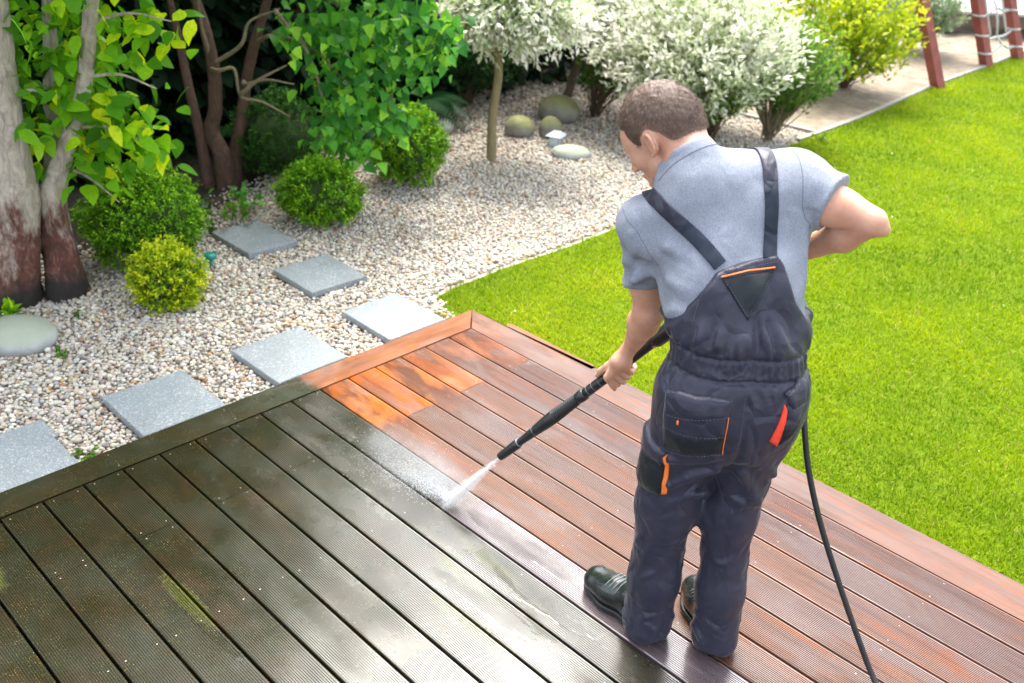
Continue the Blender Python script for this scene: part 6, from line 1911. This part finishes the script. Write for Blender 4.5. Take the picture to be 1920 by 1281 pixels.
link('glass', np_mesh('glass', *box_geo(-0.033, 0.033, -0.033, 0.033, 0.015, 0.094), M_LAMPG, False), lamp)
rv = np.array([(-0.07, -0.07, 0.095), (0.07, -0.07, 0.095), (0.07, 0.07, 0.095), (-0.07, 0.07, 0.095), (-0.03, -0.03, 0.125), (0.03, -0.03, 0.125), (0.03, 0.03, 0.125), (-0.03, 0.03, 0.125)])
link('roof', np_mesh('roof', rv, np.array([(3, 2, 1, 0), (4, 5, 6, 7), (0, 1, 5, 4), (1, 2, 6, 5), (2, 3, 7, 6), (3, 0, 4, 7)]), M_LAMPW, False), lamp)

# teal plastic spike light beside the largest box ball
M_TEAL = simple_mat('teal_plastic', (0.010, 0.20, 0.16, 1), 0.3)
sl = empty('spike_light', (-1.66, -0.49, -0.12))
tag(sl, 'small teal plastic garden spike light beside the largest box ball', 'lamp')
V, F = tube_geo([(0, 0, -0.03), (0, 0, 0.055)], [0.006, 0.012], 10); link('spike', np_mesh('spike', V, F, M_TEAL), sl)
V, F = tube_geo([(0, 0, 0.055), (0, 0, 0.060), (0, 0, 0.085), (0, 0, 0.090)], [0.020, 0.034, 0.036, 0.026], 16); link('head', np_mesh('head', V, F, M_TEAL), sl)

# ------------------------------------------------------------------ play frame with rope net
M_POST = simple_mat('red_brown_stained_timber', (0.24, 0.055, 0.045, 1), 0.6, 0.2, 9, 0.3, 40)
M_ROPE = simple_mat('pale_grey_rope', (0.42, 0.43, 0.42, 1), 0.8, 0.15, 60, 0.4)
frame = empty('climbing_frame', (-1.1, 9.4, -0.12))
tag(frame, 'red-brown timber play frame with a grey rope climbing net', 'play frame')
FB = np.array([-1.1, 9.4, -0.12])
def beam(a, b, w):
    a, b = np.array(a) - FB, np.array(b) - FB
    d = (b - a) / np.linalg.norm(b - a)
    s = np.cross(d, [0.3, 1, 0.1]); s /= np.linalg.norm(s); u = np.cross(d, s)
    V = np.array([p + s * x * w + u * y * w for p in (a, b) for x, y in ((-.5, -.5), (.5, -.5), (.5, .5), (-.5, .5))])
    Q = np.array([(3, 2, 1, 0), (4, 5, 6, 7), (0, 1, 5, 4), (1, 2, 6, 5), (2, 3, 7, 6), (3, 0, 4, 7)])
    return V, Q
POSTS = [((-1.03, 7.78, -0.2), (-1.82, 7.04, 2.25)), ((-1.16, 9.39, -0.2), (-1.92, 8.68, 2.25)), ((-1.11, 10.22, -0.2), (-1.88, 9.52, 2.25)), ((-2.65, 6.25, -0.2), (-1.82, 7.04, 2.25)), ((-2.7, 8.75, -0.2), (-1.90, 9.50, 2.25))]
for a, b in POSTS:
    link('post', np_mesh('post', *beam(a, b, 0.105), M_POST, False), frame)
link('top_beam', np_mesh('top_beam', *beam((-1.82, 7.0, 2.2), (-1.9, 9.6, 2.2), 0.10), M_POST, False), frame)
def onpost(k, h):
    a, b = np.array(POSTS[k][0]), np.array(POSTS[k][1])
    t = (h - a[2]) / (b[2] - a[2]); return a + (b - a) * t
knots = {}
for j, h in enumerate((0.02, 0.22, 0.44, 0.66, 0.90, 1.2)):
    p, q = onpost(1, h), onpost(2, h)
    m = (p + q) / 2 + np.array([0.0, 0.0, -0.06 if j % 2 else 0.05])
    knots[j] = m
    V, F = tube_geo(catmull([p, (p + m) / 2 + [0, 0, -0.03], m, (q + m) / 2 + [0, 0, -0.03], q], 6) - FB, 0.014, 7)
    link('rope', np_mesh('rope', V, F, M_ROPE), frame)
    for k, pp in ((1, p), (2, q)):
        a = np.linspace(0, 2 * math.pi, 13)
        ring = np.stack([np.cos(a) * 0.068, np.sin(a) * 0.068, 0.0 * a], 1) + pp
        V, F = tube_geo(ring - FB, 0.013, 6); link('rope_loop', np_mesh('rope_loop', V, F, M_ROPE), frame)
for j in range(5):
    V, F = tube_geo(np.array([knots[j], (knots[j] + knots[j + 1]) / 2 + [0.01, 0, 0], knots[j + 1]]) - FB, 0.013, 7)
    link('rope', np_mesh('rope', V, F, M_ROPE), frame)
for f_ in (0.25, 0.75):
    P = [onpost(1, h) * (1 - f_) + onpost(2, h) * f_ for h in (0.2, 0.45, 0.67)]
    V, F = tube_geo(catmull(P, 4) - FB, 0.012, 6); link('rope', np_mesh('rope', V, F, M_ROPE), frame)

# timber platform beyond the play frame
M_PLAT = simple_mat('weathered_brown_planks', (0.115, 0.075, 0.058, 1), 0.7, 0.25, 6, 0.3, 30)
M_PLATTOP = simple_mat('silvered_platform_boards', (0.36, 0.34, 0.33, 1), 0.7, 0.2, 8, 0.3, 30)
plat = empty('timber_platform', (-2.28, 11.5, -0.12), R(43.8))
tag(plat, 'low brown timber platform with a shadow gap, beyond the rope net', 'platform')
for i in range(10):
    link('plank', np_mesh('plank', *box_geo(-0.6, 4.2, -0.55 + i * 0.165, -0.40 + i * 0.165, 0.30, 0.335, 0.004), M_PLATTOP, False), plat)
link('front_board', np_mesh('front_board', *box_geo(-0.6, 4.2, -0.535, -0.50, 0.14, 0.299), M_PLAT, False), plat)
for x in (-0.5, 1.0, 2.5, 4.0):
    link('support', np_mesh('support', *box_geo(x - 0.05, x + 0.05, -0.45, 1.0, -0.03, 0.138), M_DARKWOOD, False), plat)
# blue toy caught in the yellow-green shrub
V, F = join_geo([tube_geo([(0, 0, 0), (0, 0, 0.02), (0, 0, 0.12)], [0.055, 0.06, 0.08], 16), tube_geo([(math.cos(a) * 0.08, 0, 0.12 + math.sin(a) * 0.09) for a in np.linspace(0, math.pi, 12)], 0.004, 6)])
o = link('toy_bucket', np_mesh('toy_bucket', V, F, simple_mat('blue_plastic', (0.02, 0.22, 0.62, 1), 0.35)), None, (-1.86, 7.35, -0.118))
tag(o, 'small blue plastic toy bucket in the sand behind the yellow-green shrub', 'bucket')

# ------------------------------------------------------------------ water jet and mist
def to_world(p):
    c, s = math.cos(PERSON_ROT), math.sin(PERSON_ROT)
    return np.array([PERSON_LOC[0] + p[0] * c - p[1] * s, PERSON_LOC[1] + p[0] * s + p[1] * c, p[2]])
J0 = to_world(GRIP_L + LANCE * 0.590); J1 = to_world(SPRAY)
jd = J1 - J0; jl = np.linalg.norm(jd); jd /= jl
js = unit(np.cross(jd, [0, 0, 1.0])); ju = np.cross(js, jd)
def vol_mat(name, dens, noise=None):
    t = NT(name)
    pv = t.n('ShaderNodeVolumePrincipled')
    pv.inputs['Color'].default_value = (0.93, 0.97, 1.0, 1)
    pv.inputs['Anisotropy'].default_value = 0.2
    if noise:
        v = t.coord('Generated')
        c = t.n('ShaderNodeVectorMath', operation='DISTANCE'); t.l(v, c.inputs[0]); c.inputs[1].default_value = noise[1]
        fall = t.rng(c.outputs['Value'], noise[2], 0.0, 0, 1, True)
        c2 = t.n('ShaderNodeVectorMath', operation='DISTANCE'); t.l(v, c2.inputs[0]); c2.inputs[1].default_value = (0.5, 0.5, 0.42)
        fall = t.math('MULTIPLY', fall, t.rng(c2.outputs['Value'], 0.46, 0.15, 0, 1, True))
        k = t.math('MULTIPLY', fall, t.rng(t.noise(t.pos(), noise[0], 4, 0.6), 0.30, 0.75))
        t.set(pv.inputs['Density'], t.math('MULTIPLY', k, dens))
    else:
        pv.inputs['Density'].default_value = dens
    t.l(pv.outputs[0], t.out.inputs['Volume'])
    return t.m
def drop_mat():
    t = NT('white_water_droplets')
    b = t.bsdf((0.93, 0.95, 0.97, 1), 0.12, None, Specular_IOR_Level=0.5)
    tr = t.n('ShaderNodeBsdfTranslucent'); tr.inputs['Color'].default_value = (0.93, 0.95, 0.97, 1)
    mx = t.n('ShaderNodeMixShader'); mx.inputs[0].default_value = 0.45
    t.l(b.outputs[0], mx.inputs[1]); t.l(tr.outputs[0], mx.inputs[2])
    return t.done(mx)
M_DROP = drop_mat()
jet = empty('water_jet', tuple(J0))
tag(jet, 'white fan of water shooting from the nozzle on to the boards', 'water jet')
def jet_mat():
    """spray: densest on the axis and at the nozzle, soft toward the edge of the cone (object z runs down the jet)"""
    t = NT('soft_white_spray')
    q = t.sep(t.coord())
    rr = t.math('SQRT', t.math('ADD', t.math('POWER', q[0], 2.0), t.math('POWER', q[1], 2.0)))
    lim = t.math('ADD', t.math('MULTIPLY', q[2], 0.046 / jl), 0.004)
    e = t.math('POWER', t.rng(t.math('DIVIDE', rr, lim), 1.0, 0.0, 0, 1, True), 1.4)
    e = t.math('MULTIPLY', e, t.rng(t.noise(t.mapping(t.coord(), (110, 110, 9)), 1.0, 3, 0.6), 0.32, 0.70, 0.10, 1.5))
    dens = t.math('MULTIPLY', e, t.math('DIVIDE', 2.3, t.math('ADD', t.math('MULTIPLY', q[2], 0.15), 0.012)))
    pv = t.n('ShaderNodeVolumePrincipled')
    pv.inputs['Color'].default_value = (0.99, 0.99, 1.0, 1)
    t.set(pv.inputs['Density'], dens)
    t.l(pv.outputs[0], t.out.inputs['Volume'])
    return t.m
V, F = tube_geo([(0, 0, 0), (0, 0, jl * 0.5), (0, 0, jl * 0.97)], [0.006, 0.030, 0.052], 20)
o = link('spray_cone', np_mesh('spray_cone', V, F, jet_mat()), jet, None, Vector(jd).to_track_quat('Z', 'Y').to_euler()); o['kind'] = 'stuff'
rs = np.random.default_rng(17)
# droplets: tiny elongated grains of water along the jet, thrown up where it lands
OCT = (np.array([(1, 0, 0), (-1, 0, 0), (0, 1, 0), (0, -1, 0), (0, 0, 1), (0, 0, -1.0)]), np.array([(0, 2, 4), (2, 1, 4), (1, 3, 4), (3, 0, 4), (2, 0, 5), (1, 2, 5), (3, 1, 5), (0, 3, 5)]))
def drops(pos, dirv, ln, th):
    d, s, u = frames(dirv, np.tile([0.1, 0.2, 1.0], (len(pos), 1)))
    V0, F0 = OCT
    V = pos[:, None] + V0[None, :, 0:1] * (d * ln[:, None])[:, None] + V0[None, :, 1:2] * (s * th[:, None])[:, None] + V0[None, :, 2:3] * (u * th[:, None])[:, None]
    F = (F0[None] + (np.arange(len(pos)) * 6)[:, None, None]).reshape(-1, 3)
    return V.reshape(-1, 3), F
n = 2600
t = rs.random(n) ** 0.8
rad = (0.002 + 0.036 * t) * np.abs(rs.normal(0, 0.50, n))
a = rs.uniform(0, 6.28, n)
p1 = J0 + jd * (jl * t)[:, None] + js * (rad * np.cos(a))[:, None] + ju * (rad * np.sin(a))[:, None]
d1 = jd + (js * np.cos(a)[:, None] + ju * np.sin(a)[:, None]) * (0.1 * rad / 0.03)[:, None]
V1, F1 = drops(p1 - J0, d1, rs.uniform(0.002, 0.007, n), rs.uniform(0.0002, 0.0004, n))
# splash, thrown on across the board being washed, toward the border
m = 6500
az = rs.normal(math.pi * 0.98, 0.42, m); r = np.abs(rs.normal(0, 0.23, m)) + 0.01
z = np.abs(rs.normal(0, 0.022, m)) * np.exp(-r * 1.5) + 0.002
p2 = np.stack([J1[0] + np.cos(az) * r, np.clip(J1[1] + np.sin(az) * r * 0.55 + 0.02, -1.20, -0.80), z], 1)
V2, F2 = drops(p2 - J0, np.stack([np.cos(az), np.sin(az), rs.uniform(-0.1, 0.5, m)], 1), rs.uniform(0.0006, 0.003, m), rs.uniform(0.0003, 0.0006, m))
o = link('droplets', np_mesh('droplets', np.concatenate([V1, V2]), np.concatenate([F1, F2 + len(V1)]), M_DROP), jet); o['kind'] = 'stuff'
# drifting mist over the board
V, F = ico(4)
V = V * np.array([0.48, 0.17, 0.075]) + np.array([J1[0] - 0.26, J1[1] + 0.045, 0.078]) - J0
o = link('mist', np_mesh('mist', V, F, vol_mat('drifting_mist', 12.0, (7.0, (0.72, 0.45, 0.25), 0.75))), jet); o['kind'] = 'stuff'
